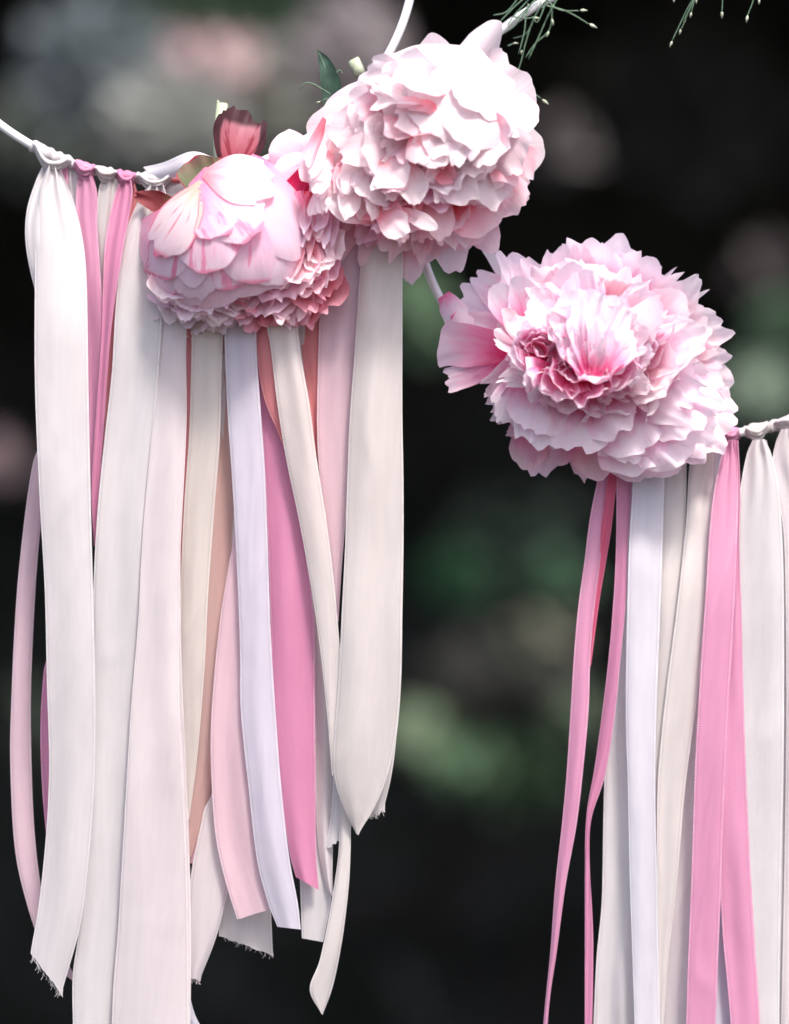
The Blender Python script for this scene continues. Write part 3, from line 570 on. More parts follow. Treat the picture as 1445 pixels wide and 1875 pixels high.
# ------------------------------------------------------------------ petals
def petal(parent, b, t, w, dB, dT, mat, seed, roll=0.0, cup=0.15, arch=-0.10, curl=0.0, ruf=0.10, notch=0.10, bend=0.0, basew=0.30, wmax=0.72, endw=0.86,
          nu=15, nv=17, name='petal', dome=None, freq=2.1, point=0.0, label=None, square=0.0):
    """b, t: claw and rim in photo pixels, w: width in pixels, dB/dT: their depths in cm.  roll in degrees turns the petal about its length.
    cup: rim sides come forward (+); arch: middle bulges forward (+); curl: tip comes forward (+)"""
    dB += DOFF; dT += DOFF
    B = P(b[0], b[1], dB*0.01); Tt = P(t[0], t[1], dT*0.01)
    a = Tt-B; Ln = np.linalg.norm(a); ax = a/Ln; view = np.array([0, -1.0, 0])
    S0 = nrm(np.cross(view, ax)); N0 = nrm(np.cross(ax, S0)); ro = math.radians(roll)
    Sx = S0*math.cos(ro)+N0*math.sin(ro); Nx = nrm(np.cross(ax, Sx))
    if np.dot(Nx, view) < -1e-6 and abs(roll) < 90: Nx = -Nx
    W = w*S
    U, V_ = np.meshgrid(np.linspace(-1, 1, nu), np.linspace(0, 1, nv), indexing='ij'); U = U.T; V_ = V_.T
    rs = np.random.RandomState(seed)
    au = np.abs(U)
    rim = 1-(0.26+0.25*point)*(1-square)*au**(2.6-1.3*point)-notch*np.clip(0.5+noise(U*freq*1.1, U*0+seed*0.7, seed+1), 0, 1.4)*0.8-notch*0.4*np.clip(noise(U*freq*2.6, U*0, seed+7), 0, 1)
    rim = rim+notch*0.35
    v = V_*rim
    prof = basew+(1-basew)*np.sin(np.clip(v/wmax, 0, 1)*math.pi/2)**1.15
    prof = prof*(1-(1-endw)*np.clip((v-wmax)/(1-wmax), 0, 1)**1.6)
    prof = prof*(1+0.08*noise(U*1.0, v*3, seed+2))
    side = U*prof*W/2
    e = np.clip((v-0.25)/0.75, 0, 1)**1.4; es = au**2
    rufv = ruf*W*(e*noise(U*freq, v*1.6, seed+3)*1.0+0.28*e*e*noise(U*freq*2.1, v*2.6, seed+4)+0.25*es*noise(U*1.0, v*5.0, seed+5))
    h = cup*W*U**2*np.clip(v*1.5, 0, 1)+arch*Ln*np.sin(math.pi*np.clip(v, 0, 1))+curl*Ln*np.clip(v-0.45, 0, 1)**2*3.0+rufv
    lat = bend*S*np.sin(math.pi*v)+0.25*ruf*W*e*noise(U*freq, v*2, seed+6)
    Q = B+ax*(v*Ln)[..., None]+Sx*(side+lat)[..., None]+Nx*h[..., None]
    if dome is not None:      # lie on a dome: dome = (cx, cy, rx, ry, d0, H, offset)
        cx, cy, rx, ry, d0, Hh, off = dome
        for _ in range(2):
            k = D/(D+Q[..., 1]); px = Q[..., 0]/k/S+W0/2 if False else (Q[..., 0]*D/(D+Q[..., 1]))/S+W0/2
            py = H0/2-((Q[..., 2]-ZC)*D/(D+Q[..., 1]))/S
            rr = np.clip(1-((px-cx)/rx)**2-((py-cy)/ry)**2, 0.0, 1)
            dd = (d0+Hh*np.sqrt(rr)+off+0.28*v**2.2)*0.01+h*0.9
            k2 = (D-dd)/D
            Q = np.stack([(px-W0/2)*S*k2, -dd, ZC+(H0/2-py)*S*k2], -1)
    o = mesh(name, Q.reshape(-1, 3), grid_faces(nv, nu), M[mat] if isinstance(mat, str) else mat, parent, np.stack([U, v], -1).reshape(-1, 2))
    if label: o['label'] = label
    return o

DOFF = 0.0
def rnd(seed): return random.Random(seed)

# ---------------- right peony
def right_peony():
    c = (1085, 655)
    fl = empty('peony', P(c[0], c[1], -0.02), 'full open pink peony facing the camera on the right hoop', 'flower', 'peonies on the hoops')
    g = rnd(7); sd = [1000]
    def nx(): sd[0] += 11; return sd[0]
    def pt(t, w, dT, dB=-2.2, b=None, f=0.30, mat='pR', **k):
        if b is None: b = (c[0]+(t[0]-c[0])*f, c[1]+(t[1]-c[1])*f)
        return petal(fl, b, t, w, dB, dT, mat, nx(), **k)
    # back rim
    for (x, y, w, dT, m, kw) in [
        (803, 628, 84, -0.6, 'pR2', dict(b=(955,645), dB=-.6, ruf=.09, notch=.06, endw=1.2, square=.75, roll=-18, freq=1.5, cup=.10, basew=.5, wmax=.8)), (814, 700, 46, -.9, 'pR2', dict(b=(945,655), dB=-.9, ruf=.10, notch=.12, endw=1.2, square=.6, basew=.6, wmax=.85)),
        (838, 585, 60, -1.4, 'pR', {}), (846, 532, 70, -1.6, 'pR', {}), (872, 505, 80, -1.7, 'pR', {}), (886, 462, 60, -2.0, 'pW', dict(point=.6)), (912, 468, 84, -1.0, 'pR', dict(point=.3, roll=25)),
        (948, 476, 80, -1.3, 'pR', {}), (985, 470, 80, -1.6, 'pR', {}), (1022, 444, 96, -.9, 'pR', dict(notch=.2)), (1050, 443, 90, -1.2, 'pR', {}), (1082, 437, 120, -.7, 'pR', dict(roll=-20)),
        (1145, 434, 104, -.7, 'pR', dict(point=.2)), (1108, 448, 90, -1.4, 'pR', {}), (1185, 468, 100, -1.1, 'pR', dict(notch=.2)), (1212, 468, 84, -1.3, 'pR', dict(point=.4)), (1243, 492, 40, -1.5, 'pW', dict(curl=.1, point=.3)),
        (1238, 512, 90, -1.0, 'pR', {}), (1275, 508, 90, -.8, 'pW', dict(point=.2)), (1292, 534, 44, -1.4, 'pW', dict(point=.8)), (1300, 572, 120, -.9, 'pW', dict(notch=.16)), (1340, 598, 100, -1.0, 'pW', dict(point=.2)),
        (1334, 640, 100, -1.2, 'pW', {}), (1338, 680, 100, -1.0, 'pR', dict(point=.2)), (1342, 722, 110, -1.1, 'pW', dict(notch=.05, endw=1.0)), (1340, 762, 110, -1.0, 'pR', {}), (1352, 798, 120, -.7, 'pW', dict(point=.5)),
        (1318, 828, 120, -.6, 'pR', {}), (1290, 846, 130, -.5, 'pR', {}), (1250, 862, 140, -.6, 'pR', dict(notch=.05)), (1200, 872, 150, -.7, 'pR', dict(notch=.05)), (1160, 860, 110, -.9, 'pR2', {}),
        (1100, 880, 88, -.6, 'pP', dict(notch=.04, ruf=.05, b=(1070,740))), (1068, 893, 46, -1.0, 'pR2', dict(point=.9, ruf=.04, b=(1040,730))), (985, 872, 120, -.9, 'pR2', dict(point=.3, b=(1020,700), ruf=.09)), (958, 862, 74, -.8, 'pP', dict(b=(985,740), notch=.06)),
        (928, 800, 34, -1.2, 'pR2', dict(b=(960,730), bend=16, ruf=.03)), (905, 770, 80, -.7, 'pR', dict(b=(985,690))), (888, 730, 46, -.5, 'pR', dict(b=(985,680), ruf=.06)), (893, 748, 44, -.6, 'pR', dict(b=(985,690))), (895, 700, 70, -1.8, 'pP', {})]:
        q = dict(cup=.1, ruf=.10, notch=.17, freq=g.uniform(2.2, 3.6), f=.3, curl=g.uniform(-.02, .08)); q.update(kw)
        pt((x, y), w, dT, mat=m, **q)
    # second row
    for k in range(30):
        a = 2*math.pi*(k+g.uniform(-.3, .3))/30; rx, ry = 228*g.uniform(.86, 1.0), 186*g.uniform(.86, 1.0)
        q_ = g.uniform(.84, 1.06); x = 1085+rx*q_*math.cos(a); y = 650-ry*q_*math.sin(a)
        if x < 905 and 590 < y < 700: continue
        right = x > 1085
        pt((x, y), g.uniform(64, 128), g.uniform(-.2, .9), dB=-1.8, freq=g.uniform(2.2, 3.4), point=g.choice([0, .2, .5]), mat=g.choice(['pR', 'pC', 'pW'] if right else ['pR', 'pR', 'pC']), roll=g.uniform(-28, 28), cup=g.uniform(0, .25), ruf=.11, notch=.14, curl=g.uniform(-.03, .14), f=.25)
    # shingled lower front petals
    for (bx, by, x, y, w, dT, m, kw) in [
        (1130,740, 1185,862, 150, .7, 'pR', dict(notch=.05)), (1150,720, 1255,848, 130, .9, 'pR', dict(notch=.05)), (1100,740, 1165,840, 110, 1.0, 'pR', {}), (1120,730, 1180,822, 130, 1.4, 'pR', dict(notch=.09)),
        (1180,700, 1310,800, 120, 1.1, 'pR', dict(point=.3)), (1170,700, 1275,795, 110, 1.6, 'pR', dict(notch=.14)), (1160,690, 1320,752, 90, 1.5, 'pR', dict(point=.3)), (1170,680, 1290,718, 84, 2.0, 'pR', dict(point=.4)), (1150,700, 1260,760, 90, 2.0, 'pR', {}),
        (1080,715, 1135,795, 110, 2.0, 'pR', dict(notch=.1)), (1000,700, 960,805, 110, 1.4, 'pR', dict(notch=.2, point=.3)), (1040,700, 1040,828, 170, 1.9, 'pR', dict(notch=.14, ruf=.07)), (1010,690, 985,790, 130, 2.0, 'pR', dict(notch=.1)), (990,680, 915,772, 84, 1.1, 'pR', {})]:
        q = dict(dB=-.4, cup=-.06, arch=.07, ruf=.10, notch=.16, freq=3.0, curl=-.02); q.update(kw)
        pt((x, y), w, dT, b=(bx, by), mat=m, **q)
    # inner rows, upright, jagged and ruffled, filling the dome up to the crown
    for row, (n, ax_, ay_, lo, hi, wl, wh) in enumerate([(26, 176, 136, 1.1, 2.2, 50, 118), (26, 140, 110, 2.0, 3.2, 44, 98), (26, 104, 82, 2.8, 4.2, 38, 84)]):
        for k in range(n):
            a = 2*math.pi*(k+g.uniform(-.8, .8))/n; q_ = g.uniform(.74, 1.16)
            x = (1085, 1072, 1098)[row]+ax_*q_*math.cos(a); y = (637, 646, 618)[row]-ay_*q_*math.sin(a)
            left = x < 1040
            pt((x, y), g.uniform(wl, wh), g.uniform(lo, hi), dB=(lo-.3 if y < 610 else lo-1.8), mat=g.choice(['pR', 'pR', 'pC', 'pR2'] if left else ['pR', 'pR', 'pR' if row == 2 else 'pC', 'pC' if row else 'pW']), roll=g.uniform(-48, 48), cup=g.uniform(-.05, .3), ruf=.14, notch=.20,
               freq=g.uniform(2.2, 3.6), point=g.choice([0, 0, .3, .6]), arch=g.uniform(-.1, .04), curl=g.uniform(-.02, .2), f=.3)
    # named features: white strap petals to the upper right, open pink cup on the right
    for (bx, by, x, y, w, dT, m, kw) in [
        (1120,660, 1205,548, 66, 3.2, 'pW', dict(notch=.2, ruf=.05)), (1110,650, 1190,570, 84, 3.6, 'pW', dict(notch=.1, ruf=.05)), (1150,660, 1250,585, 60, 2.6, 'pR', dict(roll=50)), (1150,665, 1215,600, 40, 3.0, 'pR2', dict(roll=60)),
        (1160,655, 1265,625, 80, 2.2, 'pR', dict(notch=.05, roll=-15)), (1170,650, 1290,610, 100, 1.4, 'pW', {}), (1165,660, 1240,680, 90, 2.4, 'pW', dict(notch=.14)), (1150,680, 1215,730, 80, 2.8, 'pW', dict(notch=.16)),
        (1170,640, 1205,628, 46, 2.9, 'pR2', dict(notch=0, ruf=.03, cup=.3)), (1100,680, 1170,655, 46, 3.4, 'pR', dict(notch=.05, ruf=.04)), (1130,690, 1185,700, 60, 3.1, 'pW', dict(ruf=.16)),
        (975,640, 920,568, 40, 1.6, 'pW', dict(notch=.05, roll=30)), (960,620, 905,520, 60, .9, 'pR', dict(notch=.05, ruf=.05)), (975,600, 945,505, 60, 1.2, 'pR', dict(point=.4, ruf=.05)), (1010,600, 985,525, 70, 2.0, 'pR', dict(ruf=.1)), (1030,600, 1050,480, 74, 1.4, 'pR', dict(notch=.03, ruf=.04, roll=20))]:
        q = dict(dB=.2, cup=.12, arch=-.04, ruf=.09, f=0); q.update(kw)
        pt((x, y), w, dT, b=(bx, by), mat=m, **q)
    # rosette on the left of the centre
    for k in range(9):
        a = 2*math.pi*k/9+g.uniform(-.2, .2); x = 985+52*math.cos(a)*g.uniform(.8, 1.1); y = 640-44*math.sin(a)*g.uniform(.8, 1.1)
        pt((x, y), g.uniform(52, 72), g.uniform(3.5, 4.0), dB=1.6, b=(990+12*math.cos(a), 642-10*math.sin(a)), mat='pR', cup=.3, ruf=.14, notch=.16, arch=-.1)
    for k in range(4):
        a = 1.7*k; pt((982+20*math.cos(a), 634-16*math.sin(a)), 34, 3.7, dB=2.0, b=(986, 645), mat='pR2', roll=g.uniform(-40, 40), cup=.4, ruf=.1)
    # crumpled little petals in an arc under the centre
    for (x, y) in [(930,655),(955,690),(965,702),(990,712),(1000,725),(1020,735),(1040,720),(1050,745),(1075,738),(1095,730),(1120,725),(1140,715),(1165,700),(1175,680),(1180,660),(1010,690),(1065,700),(1100,700),(1035,690),(1130,690)]:
        pt((x+g.uniform(-6, 6), y+g.uniform(-5, 5)), g.uniform(38, 78), g.uniform(3.5, 4.6), dB=2.6, b=(1070+(x-1070)*.55, 665+(y-665)*.35), mat=g.choice(['pR', 'pR2', 'pR', 'pC']), roll=g.uniform(-50, 50), cup=g.uniform(-.2, .3), ruf=.15, notch=.20, curl=g.uniform(0, .2))
    # crown in the middle: tall pale petals closing over each other
    for k in range(12):
        a = 2*math.pi*k/12+g.uniform(-.2, .2); r = g.uniform(.75, 1.0)
        x = 1082+78*r*math.cos(a); y = 588-62*r*math.sin(a)
        pt((x, y), g.uniform(76, 104), g.uniform(3.0, 3.6), dB=3.2 if math.sin(a) > 0 else 1.4, b=(1080+18*math.cos(a), 630-20*math.sin(a)), mat='pC', cup=g.uniform(.05, .2), ruf=.09, notch=.10, arch=-.05, curl=g.uniform(0, .15), roll=g.uniform(-30, 30), freq=g.uniform(2, 3.4))
    for (x, y, w, dT) in [(1030,572,56,3.6), (1052,545,66,3.7), (1080,528,70,3.8), (1110,538,70,3.8), (1136,562,64,3.7), (1158,590,60,3.5), (1042,590,60,4.1), (1066,562,64,4.3), (1092,552,66,4.3), (1120,572,66,4.2), (1142,604,60,3.9),
          (1050,618,56,4.4), (1074,590,62,4.7), (1100,582,62,4.8), (1122,606,60,4.6), (1062,636,50,4.7), (1088,616,58,5.0), (1108,640,54,4.8)]:
        pt((x+g.uniform(-12, 12), y+g.uniform(-10, 14)), w*g.uniform(.7, 1.35), dT*.75+.55+g.uniform(-.3, .3), dB=3.9, b=(1084+(x-1084)*.25, 690), mat=g.choice(['pC', 'pR', 'pR']), cup=g.uniform(-.05, .25), ruf=.13, notch=.17, arch=g.uniform(-.02, .07), curl=g.uniform(.0, .16), roll=(x-1085)*.35+g.uniform(-40, 40), freq=g.uniform(2, 3.4))
    for (bx, by, x, y, w, dT) in [(1084,650,1062,694,44,4.0), (1100,650,1092,706,50,4.1), (1120,650,1126,690,44,3.8)]:
        pt((x, y), w, dT, dB=3.2, b=(bx, by), mat='pR', cup=.1, ruf=.08, notch=.08, arch=.08)
    # receptacle, pale bract at the hoop
    th = np.linspace(0, math.pi, 9); prof = [(P(1085, 660, -0.03+0.012*math.cos(q)), .014*math.sin(q)+.0004) for q in th]
    V, F = tube([p for p, _ in prof], [r for _, r in prof], 12); mesh('receptacle', V, F, M['recept'], fl)
    petal(fl, (812, 540), (852, 602), 50, -.4, -1.0, 'pC', 77, cup=-.4, ruf=.03, notch=.04, name='bract', basew=.5)
    petal(fl, (830, 575), (862, 612), 44, -.9, -1.3, 'pC', 78, cup=-.3, ruf=.05, name='bract')
    return fl
DOFF = 0.9
right_peony()

# ---------------- top peony
def top_peony():
    c = (775, 285)
    fl = empty('peony', P(c[0], c[1], 0.0), 'large whitish blush peony at the top, tilted down to the left', 'flower', 'peonies on the hoops')
    g = rnd(21); sd = [5000]
    def nx(): sd[0] += 13; return sd[0]
    def pt(b, t, w, dB, dT, mat='pW', **k): return petal(fl, b, t, w, dB, dT, mat, nx(), **k)
    # guard petals round the rim
    for (bx, by, x, y, w, dB, dT, m, kw) in [
        (800,240, 553,240, 120, -.5, .6, 'pV', dict(ruf=.03, notch=.04, arch=.12)), (810,240, 592,208, 130, -1.0, .2, 'pV', dict(ruf=.03, notch=.03, arch=.14)), (820,240, 652,146, 130, -1.5, -.2, 'pV', dict(ruf=.03, notch=.03, arch=.14)),
        (830,240, 724,104, 120, -1.8, -.6, 'pV', dict(ruf=.03, notch=.02, arch=.12)), (820,230, 790,55, 110, -1.6, -.2, 'pV', dict(point=.7, ruf=.03, arch=.06, notch=.03)), (850,220, 840,84, 100, -2, -1.0, 'pV', dict(ruf=.04, arch=.06)),
        (800,190, 915,38, 66, -.6, -.6, 'pV', dict(cup=-.5, ruf=.02, notch=.02, endw=.9, basew=.8, arch=.03)), (860,170, 925,95, 70, -1.4, -1.0, 'pV', dict(cup=.2, ruf=.04)),
        (840,240, 968,140, 130, -1.2, -.2, 'pW', dict(ruf=.05, notch=.06)), (850,250, 973,178, 90, -1.5, -.9, 'pW', dict(point=.2)), (850,260, 968,232, 120, -1.0, 0, 'pW', dict(notch=.1)), (860,270, 998,276, 100, -1.6, -1.2, 'pW', dict(notch=.02, ruf=.04)),
        (850,290, 968,345, 90, -1.4, -.8, 'pP', dict(point=.5)), (850,310, 971,366, 80, -1.0, -.4, 'pP', dict(point=.6)), (840,310, 945,400, 120, -1.0, -.1, 'pP', dict(notch=.14)), (820,320, 905,462, 90, -1.3, -.7, 'pP', dict(point=.5)),
        (810,320, 868,448, 130, -1.0, .1, 'pP', dict(notch=.08)), (790,330, 828,496, 110, -1.4, -.8, 'pP', dict(notch=.16)), (770,340, 785,480, 130, -1.4, -.8, 'pP', dict(notch=.1)), (750,340, 756,522, 70, -1.2, -.8, 'pP', dict(point=.5)),
        (740,340, 715,508, 130, -1.5, -1.0, 'pP', dict(notch=.06)), (720,330, 662,488, 50, -1.0, -.2, 'pP', dict(point=.4, ruf=.05)), (700,330, 612,482, 44, -1.0, -.3, 'pP', dict(point=.5)), (690,330, 640,470, 100, -1.6, -1.2, 'pP', {}),
        (700,310, 580,440, 60, -.8, -.1, 'pP', dict(ruf=.1)), (700,300, 560,400, 70, -.6, .2, 'pP', dict(ruf=.08)), (720,280, 553,330, 110, -.4, .7, 'pW', dict(ruf=.05)), (740,260, 556,285, 130, -.2, .9, 'pW', dict(ruf=.04, notch=.05, arch=.1))]:
        q = dict(cup=-.04, ruf=.08, notch=.10, arch=.05); q.update(kw)
        pt((bx, by), (x, y), w, dB, dT, m, **q)
    # smooth pale mass of the upper half: overlapping rows sweeping from the back edge over the crown
    for row, (n, rr, dd) in enumerate([(11, .88, 1.2), (10, .70, 2.4), (8, .50, 3.2)]):
        for k in range(n):
            a = math.radians(-15+215*(k+g.uniform(-.25, .25))/(n-1)); x = 775+205*rr*math.cos(a); y = 285-200*rr*math.sin(a)
            if a > 2.0: x -= 6
            pt((775+40*math.cos(a), 275-30*math.sin(a)), (x, y), g.uniform(95, 140), dd-1.6, dd+g.uniform(-.3, .3), 'pW', cup=g.uniform(-.05, .12), arch=.05, ruf=.07, notch=.10, curl=g.uniform(-.02, .08), roll=g.uniform(-15, 15))
    # near side of the cup: shingled petals running from the stem end down to the left
    for row, (n, rr, dd) in enumerate([(9, 215, 2.9), (8, 178, 3.5), (8, 145, 3.9)]):
        for k in range(n):
            a = math.radians(172+128*(k+g.uniform(-.25, .25))/(n-1)); x = 862+rr*math.cos(a)*g.uniform(.93, 1.07); y = 168-rr*math.sin(a)*g.uniform(.93, 1.07)*.95
            pt((862+(rr-110)*math.cos(a), 168-(rr-110)*math.sin(a)), (x, y), g.uniform(56, 124), dd-1.2, dd+g.uniform(-.4, .5), g.choice(['pW', 'pV', 'pP']), cup=g.uniform(-.2, .25), arch=g.uniform(-.02, .08), ruf=.12, notch=.18, curl=g.uniform(-.05, .14), roll=g.uniform(-38, 38), freq=g.uniform(2, 3.4), point=g.choice([0, 0, .4]))
    for (bx, by, x, y, w, dB, dT) in [(900,120, 770,235, 190, 2.6, 4.2), (880,100, 700,185, 170, 1.8, 3.6), (850,120, 655,195, 140, .8, 2.6), (905,130, 845,262, 150, 3.0, 4.5), (915,140, 905,255, 130, 2.4, 3.6), (870,90, 745,150, 120, .8, 2.4), (900,90, 800,180, 150, 1.8, 3.8), (920,110, 860,200, 130, 2.4, 4.3), (940,150, 945,235, 100, 1.6, 2.8)]:
        pt((bx, by+22), (x, y+6), w*.9, dB-.6, dT-.3, 'pV', cup=-.10, arch=.07, ruf=.06, notch=.09, basew=.5, wmax=.6)
    # hanging ruffled petals of the lower half
    for row, (n, rr, dd, mt) in enumerate([(15, .90, .5, 'pP'), (14, .74, 1.5, 'pP'), (12, .58, 2.4, 'pP'), (8, .42, 3.1, 'pC')]):
        for k in range(n):
            a = math.radians(195+160*(k+g.uniform(-.35, .35))/(n-1)); x = 765+215*rr*math.cos(a)*g.uniform(.92, 1.06); y = 300-195*rr*math.sin(a)*g.uniform(.92, 1.06)
            pt((775+60*rr*math.cos(a), 285-50*rr*math.sin(a)), (x, y), g.uniform(38, 108), dd-1.8, dd+g.uniform(-.5, .5), g.choice([mt, mt, 'pC', 'pP', 'pR2']), freq=g.uniform(2, 3.6), cup=g.uniform(-.1, .3), arch=.02, ruf=.13, notch=.17, curl=g.uniform(-.05, .18), roll=g.uniform(-45, 45), point=g.choice([0, 0, .4]))
    # small drip-like petals along the left underside
    for k in range(22):
        x = g.uniform(565, 735); y = g.uniform(300, 400)+(x-565)*.12
        pt((x+g.uniform(0, 40), y-g.uniform(60, 100)), (x, y+g.uniform(-6, 30)), g.uniform(26, 50), g.uniform(.6, 1.4), g.uniform(1.8, 3.0), g.choice(['pW', 'pW', 'pP']), cup=g.uniform(-.5, .3), ruf=.10, notch=.08, roll=g.uniform(-50, 50), arch=.04)
    # named features
    for (bx, by, x, y, w, dB, dT, m, kw) in [
        (700,400, 600,360, 70, 1.2, 2.2, 'pW', {}), (690,330, 742,440, 60, 1.6, 2.6, 'pP', dict(roll=30)), (720,380, 802,418, 30, 2.2, 3.2, 'pW', dict(ruf=.04, notch=.02)), (690,385, 748,430, 54, 2.0, 3.2, 'pW', dict(ruf=.10)),
        (790,330, 812,440, 60, 1.4, 2.2, 'pP', dict(notch=.1, ruf=.04)), (800,300, 870,370, 70, 2.4, 3.2, 'pW', dict(ruf=.05)), (820,300, 920,350, 90, 1.6, 2.4, 'pW', dict(ruf=.06)), (830,350, 905,420, 110, .9, 1.6, 'pP', dict(notch=.04, ruf=.05, arch=.12)),
        (740,290, 765,372, 60, 2.6, 3.4, 'pW', dict(notch=.1)), (700,290, 735,345, 70, 2.8, 3.6, 'pW', {}), (850,220, 930,190, 80, 1.6, 2.2, 'pW', dict(notch=.12)), (860,250, 940,245, 100, 1.2, 2.0, 'pW', {}), (770,220, 700,130, 90, 1.4, 2.0, 'pW', {}),
        (760,230, 640,180, 110, 1.4, 2.4, 'pW', dict(ruf=.04)), (750,240, 600,240, 110, 1.2, 2.2, 'pW', dict(ruf=.04, notch=.05)), (740,250, 625,290, 60, 2.0, 3.0, 'pW', dict(ruf=.05)), (790,250, 820,300, 90, 3.2, 4.0, 'pW', dict(ruf=.08)),
        (760,240, 770,300, 50, 3.4, 4.2, 'pW', dict(cup=-.3)), (790,240, 835,285, 54, 3.2, 4.0, 'pW', dict(cup=-.3))]:
        q = dict(cup=.08, ruf=.09, notch=.10, arch=.06); q.update(kw)
        pt((bx, by), (x, y), w, dB, dT, m, **q)
    for (bx, by, x, y, w, dB, dT) in [(700,350, 655,400, 50, 1.4, 1.9), (720,350, 745,408, 84, 1.7, 2.2), (790,300, 832,330, 40, 3.0, 3.3)]:  # coral petals added where shaded gaps show
        pt((bx, by), (x, y), w, dB, dT, 'pG', cup=.25, ruf=.10, notch=.10, arch=-.06)
    # orange stamens deep in the opening
    parts = []
    for k in range(8):
        x, y = 690+g.uniform(-10, 10), 280+g.uniform(-12, 14); parts.append(tube([P(x+8, y-14, .022), P(x+3, y-4, .030), P(x, y+4, .036)], [.0005, .0007, .0011], 6))
    V, F = join(parts); mesh('stamens', V, F, M['stamen'], fl)
    V, F = tube([P(820, 200, -.02), P(815, 215, -.008), P(800, 240, 0)], [.004, .012, .006], 12); mesh('receptacle', V, F, M['recept'], fl)
    # cut stem stub above the flower
    V, F = tube([P(660, 138, -.012), P(655, 125, -.012), P(647, 109, -.012)], [.0028, .0027, .0027], 12); mesh('stem', V, F, M['stem'], fl)
    return fl
DOFF = 1.3
top_peony()
DOFF = 0.0

# ---------------- peony bud
def bud_peony():
    c = (425, 430)
    fl = empty('peony', P(c[0], c[1], 0.01), 'half opened round pink peony bud in front of the left hoop', 'flower', 'peonies on the hoops')
    g = rnd(33); sd = [9000]
    def nx(): sd[0] += 17; return sd[0]
    DM = (412, 440, 158, 168, 0.2, 4.6)
    def dp(b, t, w, off, mat='pB', **k):
        q = dict(ruf=.05, notch=.04, freq=2.4, cup=-.02, arch=0, basew=.3, wmax=.55, endw=.9); q.update(k)
        return petal(fl, b, t, w, 0, 0, mat, nx(), dome=DM+(off,), **q)
    # back of the bud, closed away from the camera
    for k in range(8):
        a = 2*math.pi*k/8; petal(fl, (400+20*math.cos(a), 440-20*math.sin(a)), (412+148*math.cos(a), 440-152*math.sin(a)), 130, -2.6, .2, 'pB', nx(), arch=-.12, ruf=.02, notch=.03)
    # frilly inner petals coming out of the lower opening
    for row, (n, y0, dd, w) in enumerate([(13, 590, .6, 60), (13, 575, 1.6, 56), (12, 556, 2.6, 60), (9, 540, 3.2, 64)]):
        for k in range(n):
            f = (k+g.uniform(-.3, .3))/(n-1); x = 292+150*f+(row*6); y = y0+30*math.sin(math.pi*min(1, max(0, f*.8+.1)))+g.uniform(-12, 12)-(8 if f < .2 else 0)
            m = 'pB' if f < .6 and row else g.choice(['pP', 'pR2'])
            if row >= 1: m = g.choice(['pC', 'pW', 'pB'])
            petal(fl, (350+(x-350)*.7, 470), (x, y), g.uniform(.9, 1.5)*w*.9, dd-2.0, dd+g.uniform(-.3, .3), m, nx(), cup=g.uniform(-.1, .3), ruf=.11, notch=.10, roll=g.uniform(-35, 35), curl=g.uniform(-.1, .12))
    for k in range(7):
        x = 345+g.uniform(0, 50); petal(fl, (x-10, 540), (x+g.uniform(0, 22), g.uniform(612, 640)), g.uniform(18, 30), -.4, .2, 'pR2', nx(), cup=.3, ruf=.08, point=.5, roll=g.uniform(-40, 40))
    # ruffles to the right below the bud, their shade put in as deeper pinks
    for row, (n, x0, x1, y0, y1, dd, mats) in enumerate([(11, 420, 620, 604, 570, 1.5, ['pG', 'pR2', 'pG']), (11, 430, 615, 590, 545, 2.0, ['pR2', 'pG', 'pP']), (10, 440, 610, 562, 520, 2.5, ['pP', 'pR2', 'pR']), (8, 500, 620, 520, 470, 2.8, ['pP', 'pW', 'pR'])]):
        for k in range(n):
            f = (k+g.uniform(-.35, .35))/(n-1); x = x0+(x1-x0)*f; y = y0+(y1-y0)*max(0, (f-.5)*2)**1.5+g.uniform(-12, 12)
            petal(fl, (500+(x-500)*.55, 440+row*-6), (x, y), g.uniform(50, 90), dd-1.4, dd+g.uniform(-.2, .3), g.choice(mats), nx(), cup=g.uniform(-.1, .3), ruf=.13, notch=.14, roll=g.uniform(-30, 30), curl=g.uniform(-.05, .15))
    petal(fl, (500, 430), (500, 530), 130, 1.0, 1.6, 'pD', nx(), ruf=.08)  # crimson colour painting the dark depth behind the ruffles
    # overlapping outer petals of the round bud, from the lowest layer up
    for (b, t, w, off, m, k) in [
        ((330,400), (272,545), 120, -.35, 'pB', dict()), ((350,400), (330,560), 150, -.30, 'pB', {}), ((380,400), (395,565), 150, -.26, 'pB', {}), ((430,400), (470,540), 160, -.24, 'pB', {}), ((470,380), (545,520), 150, -.22, 'pB', {}),
        ((320,380), (268,500), 100, -.10, 'pK', {}), ((345,380), (300,540), 96, -.04, 'pK', dict(notch=.06)), ((365,390), (355,548), 110, 0, 'pB', dict(notch=.06)), ((400,420), (425,528), 110, .03, 'pK', {}),
        ((330,370), (300,512), 78, .10, 'pK', dict(notch=.02)), ((350,390), (352,530), 80, .08, 'pB', dict(point=.3)), ((470,300), (520,520), 170, .05, 'pB', dict(notch=.03, wmax=.5)), ((460,330), (470,520), 150, .14, 'pK', {}),
        ((450,290), (560,470), 130, .12, 'pB', {}), ((372,345), (385,500), 118, .24, 'pK', dict(notch=.02, basew=.15, wmax=.7)), ((366,345), (420,425), 110, .28, 'pK', dict(notch=.06, basew=.15)), ((360,322), (470,425), 150, .34, 'pK', dict(notch=.10, basew=.3, wmax=.5)),
        ((372,318), (500,338), 92, .46, 'pW', dict(notch=.22, basew=.15, ruf=.04, wmax=.5)), ((368,332), (290,470), 84, .34, 'pS', dict(notch=.16, basew=.12, point=.1))]:
        dp(b, t, w, off, m, **k)
